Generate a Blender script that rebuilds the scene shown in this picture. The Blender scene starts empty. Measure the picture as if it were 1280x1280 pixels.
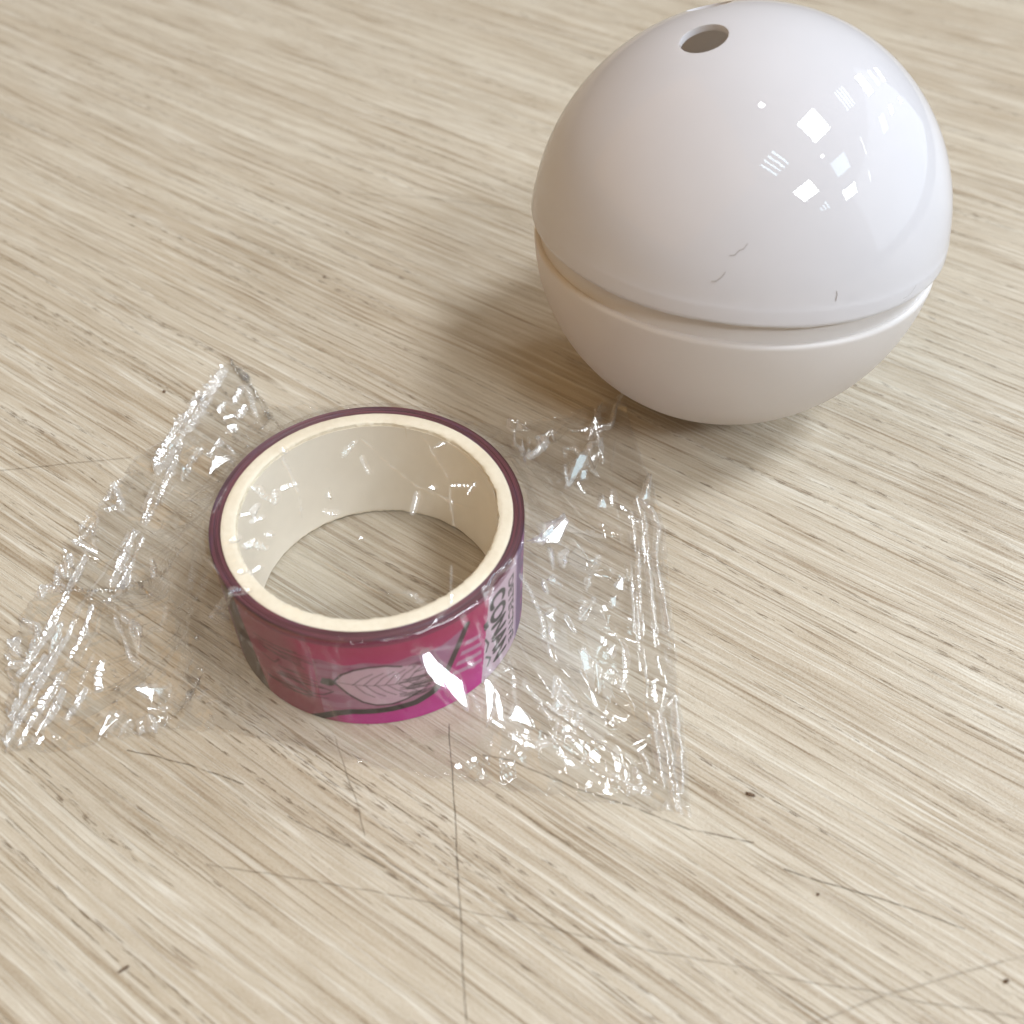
import bpy, bmesh, math, random
import numpy as np
from mathutils import Vector, Matrix

scene = bpy.context.scene
C = scene.collection
MM = 0.001
rad = math.radians

# ------------------------------------------------------------------ camera
cam_data = bpy.data.cameras.new("camera")
cam = bpy.data.objects.new("camera", cam_data)
C.objects.link(cam)
scene.camera = cam
cam_data.sensor_width = 36.0
cam_data.sensor_fit = 'HORIZONTAL'
cam_data.lens = 1284.16 / 1280 * 36.0
cam_data.clip_start = 0.005
cam_data.clip_end = 100.0
_p, _r = 0.8415, 0.0167
_f = Vector((0, math.cos(_p), -math.sin(_p)))
_x = Vector((1, 0, 0))
_u = Vector((0, math.sin(_p), math.cos(_p)))
_X = _x * math.cos(_r) + _u * math.sin(_r)
_U = -_x * math.sin(_r) + _u * math.cos(_r)
cam.matrix_world = Matrix(((_X.x, _U.x, -_f.x, 0), (_X.y, _U.y, -_f.y, 0),
                           (_X.z, _U.z, -_f.z, 0.102014), (0, 0, 0, 1)))
cam_data.dof.use_dof = True
cam_data.dof.focus_distance = 0.129
cam_data.dof.aperture_fstop = 26.0

# ------------------------------------------------------------------ room light
world = bpy.data.worlds.new("World")
scene.world = world
world.use_nodes = True
bg = world.node_tree.nodes["Background"]
bg.inputs["Color"].default_value = (1.0, 0.87, 0.69, 1)
bg.inputs["Strength"].default_value = 0.25

scene.view_settings.view_transform = 'Standard'
scene.view_settings.look = 'None'
scene.view_settings.exposure = 0.0
scene.view_settings.gamma = 1.0


def area_lamp(name, loc, sx, sy, radiance, color, rotz=0.0, target=None):
    d = bpy.data.lights.new(name, 'AREA')
    d.shape = 'RECTANGLE'
    d.size, d.size_y = sx, sy
    d.energy = radiance * math.pi * sx * sy
    d.color = color
    o = bpy.data.objects.new(name, d)
    C.objects.link(o)
    o.location = loc
    if target is None:
        o.rotation_euler = (0, 0, rotz)
    else:
        v = Vector(target) - Vector(loc)
        o.rotation_euler = v.to_track_quat('-Z', 'Y').to_euler()
    return o


CEIL = 3.0
GA = rad(-35)
WARM = (0.88, 0.94, 1.0)
COOL = (0.62, 0.86, 1.0)
LW, LC = 49.0, 8.0
# lit square panels of the ceiling grid
for (x, y, s) in ((1.50, -0.11, 0.72), (1.78, -2.35, 0.74), (4.00, -1.97, 0.74)):
    area_lamp("ceiling_lamp", (x, y, CEIL), s, s, LW, WARM, GA)
area_lamp("ceiling_lamp", (3.70, 2.88, CEIL), 0.75, 0.85, LW, WARM, GA)
area_lamp("ceiling_lamp", (6.25, 6.50, CEIL), 0.75, 1.0, LW, WARM, GA)
area_lamp("ceiling_lamp", (6.0, 3.55, CEIL), 0.4, 0.8, LW, WARM, GA)
area_lamp("ceiling_lamp", (9.0, 7.2, CEIL), 0.4, 1.0, LW, WARM, GA)
for (x, y, s) in ((2.78, -1.04, 0.70), (4.90, 1.85, 0.72), (4.87, 4.55, 0.70)):
    area_lamp("ceiling_lamp", (x, y, CEIL), s, s, LC, COOL, GA)
# louvred cool panels: four lit strips each
for (x, y) in ((0.49, -1.41), (2.50, 1.27)):
    for k in range(4):
        o = (k - 1.5) * 0.17
        area_lamp("louvre_lamp", (x + o * math.cos(GA + math.pi / 2), y + o * math.sin(GA + math.pi / 2), CEIL),
                  0.62, 0.062, LC * 1.6, COOL, GA)
for k in range(3):
    o = (k - 1) * 0.17
    area_lamp("louvre_lamp", (3.0 + o * math.cos(GA + math.pi / 2), -3.05 + o * math.sin(GA + math.pi / 2), CEIL),
              0.3 + 0.15 * k, 0.08, LC * 1.2, COOL, GA)
area_lamp("strip_lamp", (3.60, 0.06, CEIL), 0.78, 0.06, LC * 1.3, (0.9, 0.96, 1), GA)
area_lamp("strip_lamp", (4.83, -0.89, CEIL), 0.74, 0.06, LC * 1.3, (0.9, 0.96, 1), GA)
area_lamp("spot_lamp", (0.18, 0.28, CEIL), 0.13, 0.13, LW, (1, 1, 1), GA)
area_lamp("spot_lamp", (1.92, -0.95, CEIL), 0.11, 0.11, LW, (1, 1, 1), GA)
# broad dim daylight from the window side of the room
area_lamp("window_light", (5.2, 0.9, 2.0), 7.0, 3.6, 1.25, (0.78, 0.89, 1.0), target=(0, 0.1, 0))
# added warm fill from the left, gives the shadows a golden tint
area_lamp("warm_fill_light", (-2.7, -0.7, 2.9), 6.5, 5.0, 0.56, (1.0, 0.50, 0.07), target=(0, 0.1, 0))


# ------------------------------------------------------------------ node helper
class NT:
    def __init__(self, name):
        self.m = bpy.data.materials.new(name)
        self.m.use_nodes = True
        self.t = self.m.node_tree
        self.t.nodes.clear()
        self.out = self.n('ShaderNodeOutputMaterial')

    def n(self, kind, **kw):
        nd = self.t.nodes.new(kind)
        for k, v in kw.items():
            setattr(nd, k, v)
        return nd

    def put(self, sock, v):
        if v is None:
            return
        if isinstance(v, bpy.types.NodeSocket):
            self.t.links.new(v, sock)
        else:
            sock.default_value = v

    def math(self, op, a, b=None, c=None, clamp=False):
        nd = self.n('ShaderNodeMath', operation=op, use_clamp=clamp)
        for i, v in enumerate((a, b, c)):
            self.put(nd.inputs[i], v)
        return nd.outputs[0]

    def vmath(self, op, a, b=None):
        nd = self.n('ShaderNodeVectorMath', operation=op)
        self.put(nd.inputs[0], a)
        if b is not None:
            self.put(nd.inputs[1], b)
        return nd

    def mix(self, fac, a, b, blend='MIX'):
        nd = self.n('ShaderNodeMix', data_type='RGBA', blend_type=blend)
        self.put(nd.inputs[0], fac)
        self.put(nd.inputs[6], a)
        self.put(nd.inputs[7], b)
        return nd.outputs[2]

    def maprange(self, v, a, b, c=0.0, d=1.0, smooth=False):
        nd = self.n('ShaderNodeMapRange', interpolation_type='SMOOTHSTEP' if smooth else 'LINEAR')
        nd.clamp = True
        self.put(nd.inputs[0], v)
        for i, q in enumerate((a, b, c, d)):
            self.put(nd.inputs[1 + i], q)
        return nd.outputs[0]

    def noise(self, vec, scale, detail=2.0, rough=0.5, dist=0.0, dim='3D'):
        nd = self.n('ShaderNodeTexNoise', noise_dimensions=dim)
        self.put(nd.inputs['Vector'], vec)
        nd.inputs['Scale'].default_value = scale
        nd.inputs['Detail'].default_value = detail
        nd.inputs['Roughness'].default_value = rough
        nd.inputs['Distortion'].default_value = dist
        return nd.outputs[0]

    def scaled(self, vec, s, off=(0, 0, 0)):
        nd = self.n('ShaderNodeMapping')
        self.put(nd.inputs[0], vec)
        nd.inputs['Location'].default_value = off
        nd.inputs['Scale'].default_value = s
        return nd.outputs[0]

    def bump(self, h, strength, dist):
        nd = self.n('ShaderNodeBump')
        nd.inputs['Strength'].default_value = strength
        nd.inputs['Distance'].default_value = dist
        self.put(nd.inputs['Height'], h)
        return nd.outputs[0]

    def bsdf(self, **kw):
        nd = self.n('ShaderNodeBsdfPrincipled')
        for k, v in kw.items():
            self.put(nd.inputs[k.replace('_', ' ')], v)
        return nd

    def done(self, shader):
        self.t.links.new(shader, self.out.inputs[0])
        return self.m


def rgb(r, g, b):
    return (r, g, b, 1.0)


# ------------------------------------------------------------------ table material
def table_material():
    k = NT("laminate")
    geo = k.n('ShaderNodeNewGeometry')
    # millimetres, x along the grain
    rot = k.n('ShaderNodeMapping')
    rot.inputs['Rotation'].default_value = (0, 0, rad(34.5))
    rot.inputs['Scale'].default_value = (1000, 1000, 1000)
    k.put(rot.inputs[0], geo.outputs['Position'])
    P = rot.outputs[0]
    mmv = k.scaled(geo.outputs['Position'], (1000, 1000, 1000))
    # gentle waviness of the grain
    w1 = k.noise(k.scaled(P, (0.008, 0.02, 1)), 1.0, 2)
    w2 = k.noise(k.scaled(P, (0.035, 0.12, 1)), 1.0, 2)
    sep = k.n('ShaderNodeSeparateXYZ')
    k.put(sep.inputs[0], P)
    yy = k.math('ADD', sep.outputs[1], k.math('MULTIPLY', k.math('SUBTRACT', w1, 0.5), 5.0))
    yy = k.math('ADD', yy, k.math('MULTIPLY', k.math('SUBTRACT', w2, 0.5), 0.8))
    com = k.n('ShaderNodeCombineXYZ')
    k.put(com.inputs[0], sep.outputs[0])
    k.put(com.inputs[1], yy)
    G = com.outputs[0]
    band = k.noise(k.scaled(G, (0.011, 0.075, 1)), 1.0, 3, 0.55)
    patch = k.noise(k.scaled(G, (0.035, 0.11, 1), (11, 3, 0)), 1.0, 2, 0.5)
    streak = k.noise(k.scaled(G, (0.012, 0.50, 1), (5, 40, 0)), 1.0, 4, 0.62)
    fine = k.noise(k.scaled(G, (0.028, 1.35, 1), (17, 7, 0)), 1.0, 3, 0.6)
    fibre = k.noise(k.scaled(G, (0.22, 3.6, 1), (3, 9, 0)), 1.0, 2, 0.6)
    grit = k.noise(mmv, 3.2, 3, 0.6)
    pore = k.noise(k.scaled(G, (0.5, 6.4, 1), (23, 1, 0)), 1.0, 1.5, 0.5)
    pmask = k.noise(k.scaled(G, (0.012, 0.95, 1), (31, 19, 0)), 1.0, 3, 0.6)
    # colours
    base = k.mix(k.maprange(band, 0.32, 0.68, smooth=True), rgb(0.46, 0.39, 0.30), rgb(0.56, 0.50, 0.405))
    base = k.mix(k.math('MULTIPLY', k.maprange(patch, 0.52, 0.75, smooth=True), 0.45), base, rgb(0.42, 0.335, 0.235))
    dark = k.maprange(streak, 0.44, 0.64, smooth=True)
    base = k.mix(k.math('MULTIPLY', dark, 0.42), base, rgb(0.33, 0.26, 0.18))
    pale = k.maprange(fine, 0.50, 0.68, smooth=True)
    base = k.mix(k.math('MULTIPLY', pale, 0.65), base, rgb(0.64, 0.59, 0.50))
    dline = k.maprange(fine, 0.46, 0.33, smooth=True)
    base = k.mix(k.math('MULTIPLY', dline, 0.55), base, rgb(0.27, 0.195, 0.12))
    ln1 = k.math('ABSOLUTE', k.math('SUBTRACT', k.noise(k.scaled(G, (0.009, 0.52, 1), (51, 2, 0)), 1.0, 2.5, 0.55), 0.5))
    ln2 = k.math('ABSOLUTE', k.math('SUBTRACT', k.noise(k.scaled(G, (0.011, 0.80, 1), (61, 12, 0)), 1.0, 2.5, 0.55), 0.47))
    lmask = k.maprange(k.noise(k.scaled(G, (0.05, 0.35, 1), (71, 5, 0)), 1.0, 2, 0.6), 0.40, 0.60)
    l1 = k.math('MULTIPLY', k.maprange(ln1, 0.004, 0.022, 1.0, 0.0, smooth=True), lmask)
    l2 = k.math('MULTIPLY', k.maprange(ln2, 0.004, 0.03, 1.0, 0.0, smooth=True), k.math('SUBTRACT', 1.0, k.math('MULTIPLY', lmask, 0.6)))
    base = k.mix(k.math('MULTIPLY', l2, 0.7), base, rgb(0.72, 0.68, 0.60))
    base = k.mix(k.math('MULTIPLY', l1, 0.75), base, rgb(0.20, 0.13, 0.07))
    fb = k.maprange(fibre, 0.3, 0.7)
    base = k.mix(k.math('MULTIPLY', k.math('SUBTRACT', 1.0, fb), 0.36), base, rgb(0.30, 0.22, 0.13))
    gr = k.maprange(grit, 0.35, 0.65)
    base = k.mix(k.math('MULTIPLY', gr, 0.13), base, rgb(0.70, 0.65, 0.57))
    pr = k.math('MULTIPLY', k.maprange(pore, 0.555, 0.60, smooth=True), k.maprange(pmask, 0.565, 0.62, smooth=True))
    base = k.mix(k.math('MULTIPLY', pr, 0.72), base, rgb(0.12, 0.075, 0.04))
    # scratches and ink-like hairlines
    wob = k.math('MULTIPLY', k.math('SUBTRACT', k.noise(mmv, 0.12, 2), 0.5), 0.9)
    fade = k.maprange(k.noise(mmv, 0.8, 3, 0.65), 0.34, 0.52, 0.25, 1.0)
    sm = k.n('ShaderNodeSeparateXYZ')
    k.put(sm.inputs[0], mmv)
    px = k.math('ADD', sm.outputs[0], wob)
    py = k.math('ADD', sm.outputs[1], wob)
    LINES = [
        ([(-6.6, 59.1), (-5.5, 48.1), (-3.4, 27.8), (-2.4, 18)], 0.095, 0.72),
        ([(-2.6, 55.4), (0.5, 54.7), (7.4, 51.5), (19.0, 47.2), (25.4, 45.6)], 0.12, 0.62),
        ([(28.3, 42.9), (36.0, 40.5), (45.1, 37.3)], 0.10, 0.75),
        ([(-41.7, 55.2), (-34.4, 53.6), (-28.3, 51.4)], 0.11, 0.7),
        ([(-30.3, 42.5), (-17.8, 40.7), (0.7, 37.4), (20.6, 33.5), (48.3, 29.0)], 0.10, 0.42),
        ([(28.1, 28.3), (37.0, 31.3), (50.2, 34.8)], 0.16, 0.32),
        ([(-23.0, 47.8), (-12.4, 42.4)], 0.10, 0.6),
        ([(-19.2, 57.3), (-16.1, 49.7), (-14.8, 45.8)], 0.10, 0.45),
        ([(-70.3, 97.2), (-53.3, 100.1)], 0.16, 0.4),
        ([(-30.4, 169.4), (-12.6, 167.3), (2.0, 163.7)], 0.25, 0.3),
    ]
    total = None
    for pts, wd, op in LINES:
        for (ax, ay), (bx, by) in zip(pts[:-1], pts[1:]):
            dx, dy = bx - ax, by - ay
            L = math.hypot(dx, dy)
            ux, uy = dx / L, dy / L
            t = k.math('ADD', k.math('MULTIPLY', px, ux), k.math('MULTIPLY_ADD', py, uy, -(ax * ux + ay * uy)))
            q = k.math('ADD', k.math('MULTIPLY', px, -uy), k.math('MULTIPLY_ADD', py, ux, (ax * uy - ay * ux)))
            over = k.math('MAXIMUM', k.math('SUBTRACT', 0.0, t), k.math('SUBTRACT', t, L))
            d = k.math('MAXIMUM', k.math('ABSOLUTE', q), over)
            v = k.maprange(d, wd * 0.45, wd * 1.15, op, 0.0, smooth=True)
            total = v if total is None else k.math('MAXIMUM', total, v)
    total = k.math('MULTIPLY', total, fade)
    base = k.mix(total, base, rgb(0.085, 0.06, 0.035))
    base = k.mix(1.0, base, rgb(0.99, 1.005, 1.02), 'MULTIPLY')
    # relief
    h = k.math('ADD', k.math('MULTIPLY', pale, 0.6), k.math('MULTIPLY', fb, 0.35))
    h = k.math('SUBTRACT', h, k.math('ADD', k.math('MULTIPLY', dline, 0.6), k.math('MULTIPLY', l1, 0.6)))
    h = k.math('ADD', h, k.math('MULTIPLY', l2, 0.5))
    h = k.math('SUBTRACT', h, k.math('MULTIPLY', pr, 1.0))
    h = k.math('SUBTRACT', h, k.math('MULTIPLY', total, 0.8))
    h = k.math('ADD', h, k.math('MULTIPLY', gr, 0.25))
    nrm = k.bump(h, 0.6, 0.00020)
    rough = k.maprange(fine, 0.3, 0.7, 0.50, 0.38)
    b = k.bsdf(Base_Color=base, Roughness=rough, Normal=nrm)
    b.inputs['Specular IOR Level'].default_value = 0.45
    return k.done(b.outputs[0])


def plain(name, col, rough=0.5, spec=0.5, noise=None):
    k = NT(name)
    c = rgb(*col)
    nrm = None
    if noise:
        sc, amt, bd = noise
        geo = k.n('ShaderNodeNewGeometry')
        v = k.noise(k.scaled(geo.outputs['Position'], (1000, 1000, 1000)), sc, 3, 0.6)
        c = k.mix(k.maprange(v, 0.3, 0.7), rgb(*[q * (1 - amt) for q in col]), rgb(*[min(1, q * (1 + amt)) for q in col]))
        nrm = k.bump(v, 0.4, bd)
    b = k.bsdf(Base_Color=c, Roughness=rough, Normal=nrm)
    b.inputs['Specular IOR Level'].default_value = spec
    return k.done(b.outputs[0])


# thin plastic shell: surface colour plus light that leaks through it, warm
def shell_material(name, col, leak, rough, amt):
    k = NT(name)
    geo = k.n('ShaderNodeNewGeometry')
    P = k.scaled(geo.outputs['Position'], (1000, 1000, 1000))
    v = k.noise(P, 0.12, 3, 0.55)
    c = k.mix(k.maprange(v, 0.35, 0.65), rgb(*[q * 0.975 for q in col]), rgb(*col))
    fine = k.noise(P, 1.6, 3, 0.6)
    smudge = k.noise(P, 0.18, 4, 0.6)
    rg = k.maprange(smudge, 0.42, 0.66, rough, rough + 0.03)
    nrm = k.bump(fine, 0.12, 0.000006 if rough < 0.3 else 0.0001)
    b = k.bsdf(Base_Color=c, Roughness=rg, Normal=nrm)
    b.inputs['Specular IOR Level'].default_value = 0.5
    tr = k.n('ShaderNodeBsdfTranslucent')
    tr.inputs[0].default_value = rgb(*leak)
    mx = k.n('ShaderNodeMixShader')
    mx.inputs[0].default_value = amt
    k.t.links.new(b.outputs[0], mx.inputs[1])
    k.t.links.new(tr.outputs[0], mx.inputs[2])
    return k.done(mx.outputs[0])


def print_material():
    k = NT("printed_tape")
    a = k.n('ShaderNodeVertexColor', layer_name="print")
    geo = k.n('ShaderNodeNewGeometry')
    v = k.noise(k.scaled(geo.outputs['Position'], (1000, 1000, 1000)), 1.1, 3, 0.6)
    c = k.mix(k.math('MULTIPLY', k.maprange(v, 0.3, 0.7), 0.14), a.outputs[0], rgb(0.75, 0.55, 0.62), 'MULTIPLY')
    b = k.bsdf(Base_Color=c, Roughness=0.42)
    b.inputs['Specular IOR Level'].default_value = 0.2
    return k.done(b.outputs[0])


def edge_material():
    k = NT("tape_edge")
    tc = k.n('ShaderNodeTexCoord')
    P = k.scaled(tc.outputs['Object'], (1000, 1000, 1000))
    sp = k.n('ShaderNodeSeparateXYZ')
    k.put(sp.inputs[0], P)
    r = k.math('SQRT', k.math('ADD', k.math('MULTIPLY', sp.outputs[0], sp.outputs[0]), k.math('MULTIPLY', sp.outputs[1], sp.outputs[1])))
    ang = k.math('ARCTAN2', sp.outputs[1], sp.outputs[0])
    cb = k.n('ShaderNodeCombineXYZ')
    k.put(cb.inputs[0], k.math('MULTIPLY', ang, 1.6))
    k.put(cb.inputs[1], k.math('MULTIPLY', r, 7.0))
    v = k.noise(cb.outputs[0], 1.0, 3, 0.6)
    cb2 = k.n('ShaderNodeCombineXYZ')
    k.put(cb2.inputs[0], k.math('MULTIPLY', ang, 3.0))
    k.put(cb2.inputs[1], k.math('MULTIPLY', r, 1.2))
    v2 = k.noise(cb2.outputs[0], 1.0, 2, 0.5)
    c = k.mix(k.maprange(v, 0.36, 0.62), rgb(0.05, 0.012, 0.020), rgb(0.15, 0.036, 0.055))
    c = k.mix(k.math('MULTIPLY', k.maprange(v2, 0.54, 0.68), 0.5), c, rgb(0.08, 0.035, 0.085))
    b = k.bsdf(Base_Color=c, Roughness=0.5, Normal=k.bump(v, 0.5, 0.00008))
    return k.done(b.outputs[0])


def film_material(name, refl, haze_amt, tint):
    k = NT(name)
    geo = k.n('ShaderNodeNewGeometry')
    dt = k.vmath('DOT_PRODUCT', geo.outputs['Incoming'], geo.outputs['Normal'])
    c = k.math('ABSOLUTE', dt.outputs[1])
    f5 = k.math('POWER', k.math('SUBTRACT', 1.0, c), 5.0)
    fac = k.math('ADD', refl, k.math('MULTIPLY', f5, 0.75), clamp=True)
    tr = k.n('ShaderNodeBsdfTransparent')
    # longer path through the film near grazing views, a little more tint
    tcol = k.mix(k.math('POWER', k.math('SUBTRACT', 1.0, c), 3.0), rgb(*tint), rgb(*[t * 0.88 for t in tint]))
    k.put(tr.inputs[0], tcol)
    gl = k.n('ShaderNodeBsdfGlossy')
    gl.inputs['Roughness'].default_value = 0.07
    gl.inputs['Color'].default_value = rgb(1, 1, 1)
    df = k.n('ShaderNodeBsdfDiffuse')
    df.inputs['Color'].default_value = rgb(0.85, 0.85, 0.85)
    m1 = k.n('ShaderNodeMixShader')
    cr = k.n('ShaderNodeAttribute', attribute_name="crease")
    k.put(m1.inputs[0], k.math('MULTIPLY_ADD', cr.outputs['Fac'], 0.38, haze_amt, clamp=True))
    k.t.links.new(tr.outputs[0], m1.inputs[1])
    k.t.links.new(df.outputs[0], m1.inputs[2])
    m2 = k.n('ShaderNodeMixShader')
    k.put(m2.inputs[0], fac)
    k.t.links.new(m1.outputs[0], m2.inputs[1])
    k.t.links.new(gl.outputs[0], m2.inputs[2])
    return k.done(m2.outputs[0])


# ------------------------------------------------------------------ object helpers
def empty(name, loc, label, cat, group=None):
    o = bpy.data.objects.new(name, None)
    o.empty_display_size = 0.01
    C.objects.link(o)
    o.location = loc
    o["label"] = label
    o["category"] = cat
    if group:
        o["group"] = group
    return o


def link_mesh(name, me, mat, parent=None, smooth=True, sharp=None):
    o = bpy.data.objects.new(name, me)
    C.objects.link(o)
    if mat:
        me.materials.append(mat)
    if smooth:
        me.polygons.foreach_set("use_smooth", [True] * len(me.polygons))
    if sharp is not None:
        me.set_sharp_from_angle(angle=sharp)
    if parent:
        o.parent = parent
    return o


def grid_mesh(name, V, closed_u=False):
    """V: (n, m, 3) array in metres."""
    n, m = V.shape[:2]
    idx = np.arange(n * m).reshape(n, m)
    if closed_u:
        idx = np.vstack([idx, idx[:1]])
    a, b, c, d = idx[:-1, :-1], idx[1:, :-1], idx[1:, 1:], idx[:-1, 1:]
    F = np.stack([a, b, c, d], -1).reshape(-1, 4)
    me = bpy.data.meshes.new(name)
    me.vertices.add(n * m)
    me.vertices.foreach_set("co", V.reshape(-1).astype(np.float32))
    me.loops.add(F.size)
    me.loops.foreach_set("vertex_index", F.reshape(-1).astype(np.int32))
    me.polygons.add(len(F))
    me.polygons.foreach_set("loop_start", np.arange(0, F.size, 4, dtype=np.int32))
    me.update(calc_edges=True)
    me.validate()
    return me


def lathe(name, prof, seg=160, jitter=None):
    """closed (r, z) loop profile in mm, turned about z; runs of points are quads."""
    prof = np.array(prof, float)
    ang = np.linspace(0, 2 * math.pi, seg, endpoint=False)
    V = np.zeros((seg, len(prof) + 1, 3))
    pr = np.vstack([prof, prof[:1]])
    R = pr[None, :, 0] + np.zeros((seg, 1))
    Z = pr[None, :, 1] + np.zeros((seg, 1))
    if jitter is not None:
        R, Z = jitter(ang[:, None], R, Z)
    V[:, :, 0] = R * np.cos(ang)[:, None]
    V[:, :, 1] = R * np.sin(ang)[:, None]
    V[:, :, 2] = Z
    me = grid_mesh(name, V * MM, closed_u=True)
    bm = bmesh.new()
    bm.from_mesh(me)
    bmesh.ops.remove_doubles(bm, verts=bm.verts, dist=1e-7)
    bmesh.ops.dissolve_degenerate(bm, edges=bm.edges, dist=1e-8)
    bmesh.ops.recalc_face_normals(bm, faces=bm.faces)
    bm.to_mesh(me)
    bm.free()
    return me


# ==NOISE BEGIN
# ------------------------------------------------------------------ noise on arrays
def hash2(ix, iy, seed):
    h = (ix.astype(np.int64) * 374761393 + iy.astype(np.int64) * 668265263 + seed * 1442695041) & 0xFFFFFFFF
    h = ((h ^ (h >> 13)) * 1274126177) & 0xFFFFFFFF
    h = h ^ (h >> 16)
    return (h & 0xFFFFFF) / float(0xFFFFFF) * 2 - 1


def vnoise(x, y, seed):
    ix, iy = np.floor(x), np.floor(y)
    fx, fy = x - ix, y - iy
    ux, uy = fx * fx * fx * (fx * (fx * 6 - 15) + 10), fy * fy * fy * (fy * (fy * 6 - 15) + 10)
    a, b = hash2(ix, iy, seed), hash2(ix + 1, iy, seed)
    c, d = hash2(ix, iy + 1, seed), hash2(ix + 1, iy + 1, seed)
    return (a * (1 - ux) + b * ux) * (1 - uy) + (c * (1 - ux) + d * ux) * uy


def facets(x, y, size, seed, rot):
    """crumpled-film height: flat triangular facets on a warped grid, about -1..1"""
    wx = x + size * 0.55 * vnoise(x / size * 0.8 + 3, y / size * 0.8, seed + 50)
    wy = y + size * 0.55 * vnoise(x / size * 0.8, y / size * 0.8 + 7, seed + 60)
    cr, sr = math.cos(rot), math.sin(rot)
    u = (wx * cr - wy * sr) / size
    v = (wx * sr + wy * cr) / size
    u, v = u + v * 0.57735, v * 1.1547
    iu, iv = np.floor(u), np.floor(v)
    fu, fv = u - iu, v - iv
    h00, h10 = hash2(iu, iv, seed), hash2(iu + 1, iv, seed)
    h01, h11 = hash2(iu, iv + 1, seed), hash2(iu + 1, iv + 1, seed)
    low = h00 + (h10 - h00) * fu + (h01 - h00) * fv
    up = h11 + (h01 - h11) * (1 - fu) + (h10 - h11) * (1 - fv)
    return np.where(fu + fv < 1, low, up)


def seg_dist(X, Y, pts):
    best = np.full(X.shape, 1e9)
    tt = np.zeros(X.shape)
    acc = 0.0
    tot = sum(math.hypot(b[0] - a[0], b[1] - a[1]) for a, b in zip(pts[:-1], pts[1:]))
    for (ax, ay), (bx, by) in zip(pts[:-1], pts[1:]):
        dx, dy = bx - ax, by - ay
        L = math.hypot(dx, dy)
        t = np.clip(((X - ax) * dx + (Y - ay) * dy) / (L * L), 0, 1)
        d = np.hypot(X - ax - t * dx, Y - ay - t * dy)
        m = d < best
        best = np.where(m, d, best)
        tt = np.where(m, (acc + t * L) / tot, tt)
        acc += L
    return best, tt


def sstep(a, b, x):
    t = np.clip((x - a) / (b - a), 0, 1)
    return t * t * (3 - 2 * t)


# ==NOISE END
# ------------------------------------------------------------------ table
def build_table():
    bm = bmesh.new()
    bmesh.ops.create_cube(bm, size=1)
    bmesh.ops.scale(bm, vec=(1.4, 0.9, 0.028), verts=bm.verts)
    bmesh.ops.bevel(bm, geom=list(bm.edges), offset=0.003, segments=3, affect='EDGES', profile=0.5)
    bmesh.ops.rotate(bm, verts=bm.verts, matrix=Matrix.Rotation(rad(-34.5), 3, 'Z'))
    bmesh.ops.translate(bm, verts=bm.verts, vec=(0.02, 0.14, -0.014))
    me = bpy.data.meshes.new("table_top")
    bm.to_mesh(me)
    bm.free()
    o = link_mesh("table_top", me, table_material(), sharp=rad(40))
    o["kind"] = "structure"
    o["label"] = "pale wood grain laminate table top with scratches"
    return o


build_table()

# ------------------------------------------------------------------ ball capsule
RB = 26.62
BC = Vector((28.46, 118.615, RB))
ball = empty("capsule_ball", BC * MM, "glossy white plastic ball capsule with holes in its top, behind the wrapped tape", "capsule")
_ax = Vector((0.012, 0.085, 0.996)).normalized()
ball.rotation_mode = 'QUATERNION'
ball.rotation_quaternion = Vector((0, 0, 1)).rotation_difference(_ax)

gloss = shell_material("gloss_plastic", (0.70, 0.705, 0.765), (0.96, 0.89, 0.78), 0.008, 0.27)
satin = shell_material("satin_plastic", (0.735, 0.73, 0.745), (0.98, 0.80, 0.58), 0.33, 0.27)


def arc_pts(r, a0, a1, n):
    """a measured from the equator in degrees"""
    return [(max(r * math.cos(rad(a)), 0.0), r * math.sin(rad(a))) for a in np.linspace(a0, a1, n)]


RIM = 1.45
prof_cap = []
a_band = 8.5
prof_cap += arc_pts(RB, 90, a_band, 60)
a_r = math.degrees(math.asin(RIM / RB))
# matte band slightly proud of the dome, ends in a crisp lip
prof_band = [(r + 0.06 * s, z) for (r, z), s in zip(arc_pts(RB, a_band, a_r + 0.5, 10), [0, .5, 1, 1, 1, 1, 1, 1, 1, 0.8])]
cap_loop = prof_cap + prof_band[1:] + [(RB - 0.16, RIM), (RB - 0.72, RIM + 0.02)] + arc_pts(RB - 0.75, a_r + 0.6, 90, 40)


def rim_jit(a, R, Z):
    wob = 0.05 * np.sin(a * 7 + 1) + 0.03 * np.sin(a * 23) + 0.02 * np.sin(a * 61 + 2)
    m = (np.abs(Z - RIM) < 0.1)
    return R, Z + np.where(m, wob * 1.0, 0)


me = lathe("upper_shell", cap_loop, 256, rim_jit)
cap = link_mesh("upper_shell", me, gloss, ball)
# drill the holes through the shell
bmc = bmesh.new()
for pol, az, rr in ((20.4, -152.0, 2.75), (20.6, 131.0, 2.75), (24.5, 40.0, 2.75)):
    d = Vector((math.sin(rad(pol)) * math.cos(rad(az)), math.sin(rad(pol)) * math.sin(rad(az)), math.cos(rad(pol))))
    mat = Matrix.Translation(d * (RB - 0.7) * MM) @ d.to_track_quat('Z', 'Y').to_matrix().to_4x4()
    bmesh.ops.create_cone(bmc, cap_ends=True, segments=64, radius1=rr * MM, radius2=rr * MM, depth=5 * MM, matrix=mat)
mec = bpy.data.meshes.new("drill")
bmc.to_mesh(mec)
bmc.free()
cut = bpy.data.objects.new("drill", mec)
C.objects.link(cut)
cut.parent = ball
mod = cap.modifiers.new("holes", 'BOOLEAN')
mod.operation = 'DIFFERENCE'
mod.solver = 'EXACT'
mod.object = cut
bev = cap.modifiers.new("edge", 'BEVEL')
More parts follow.
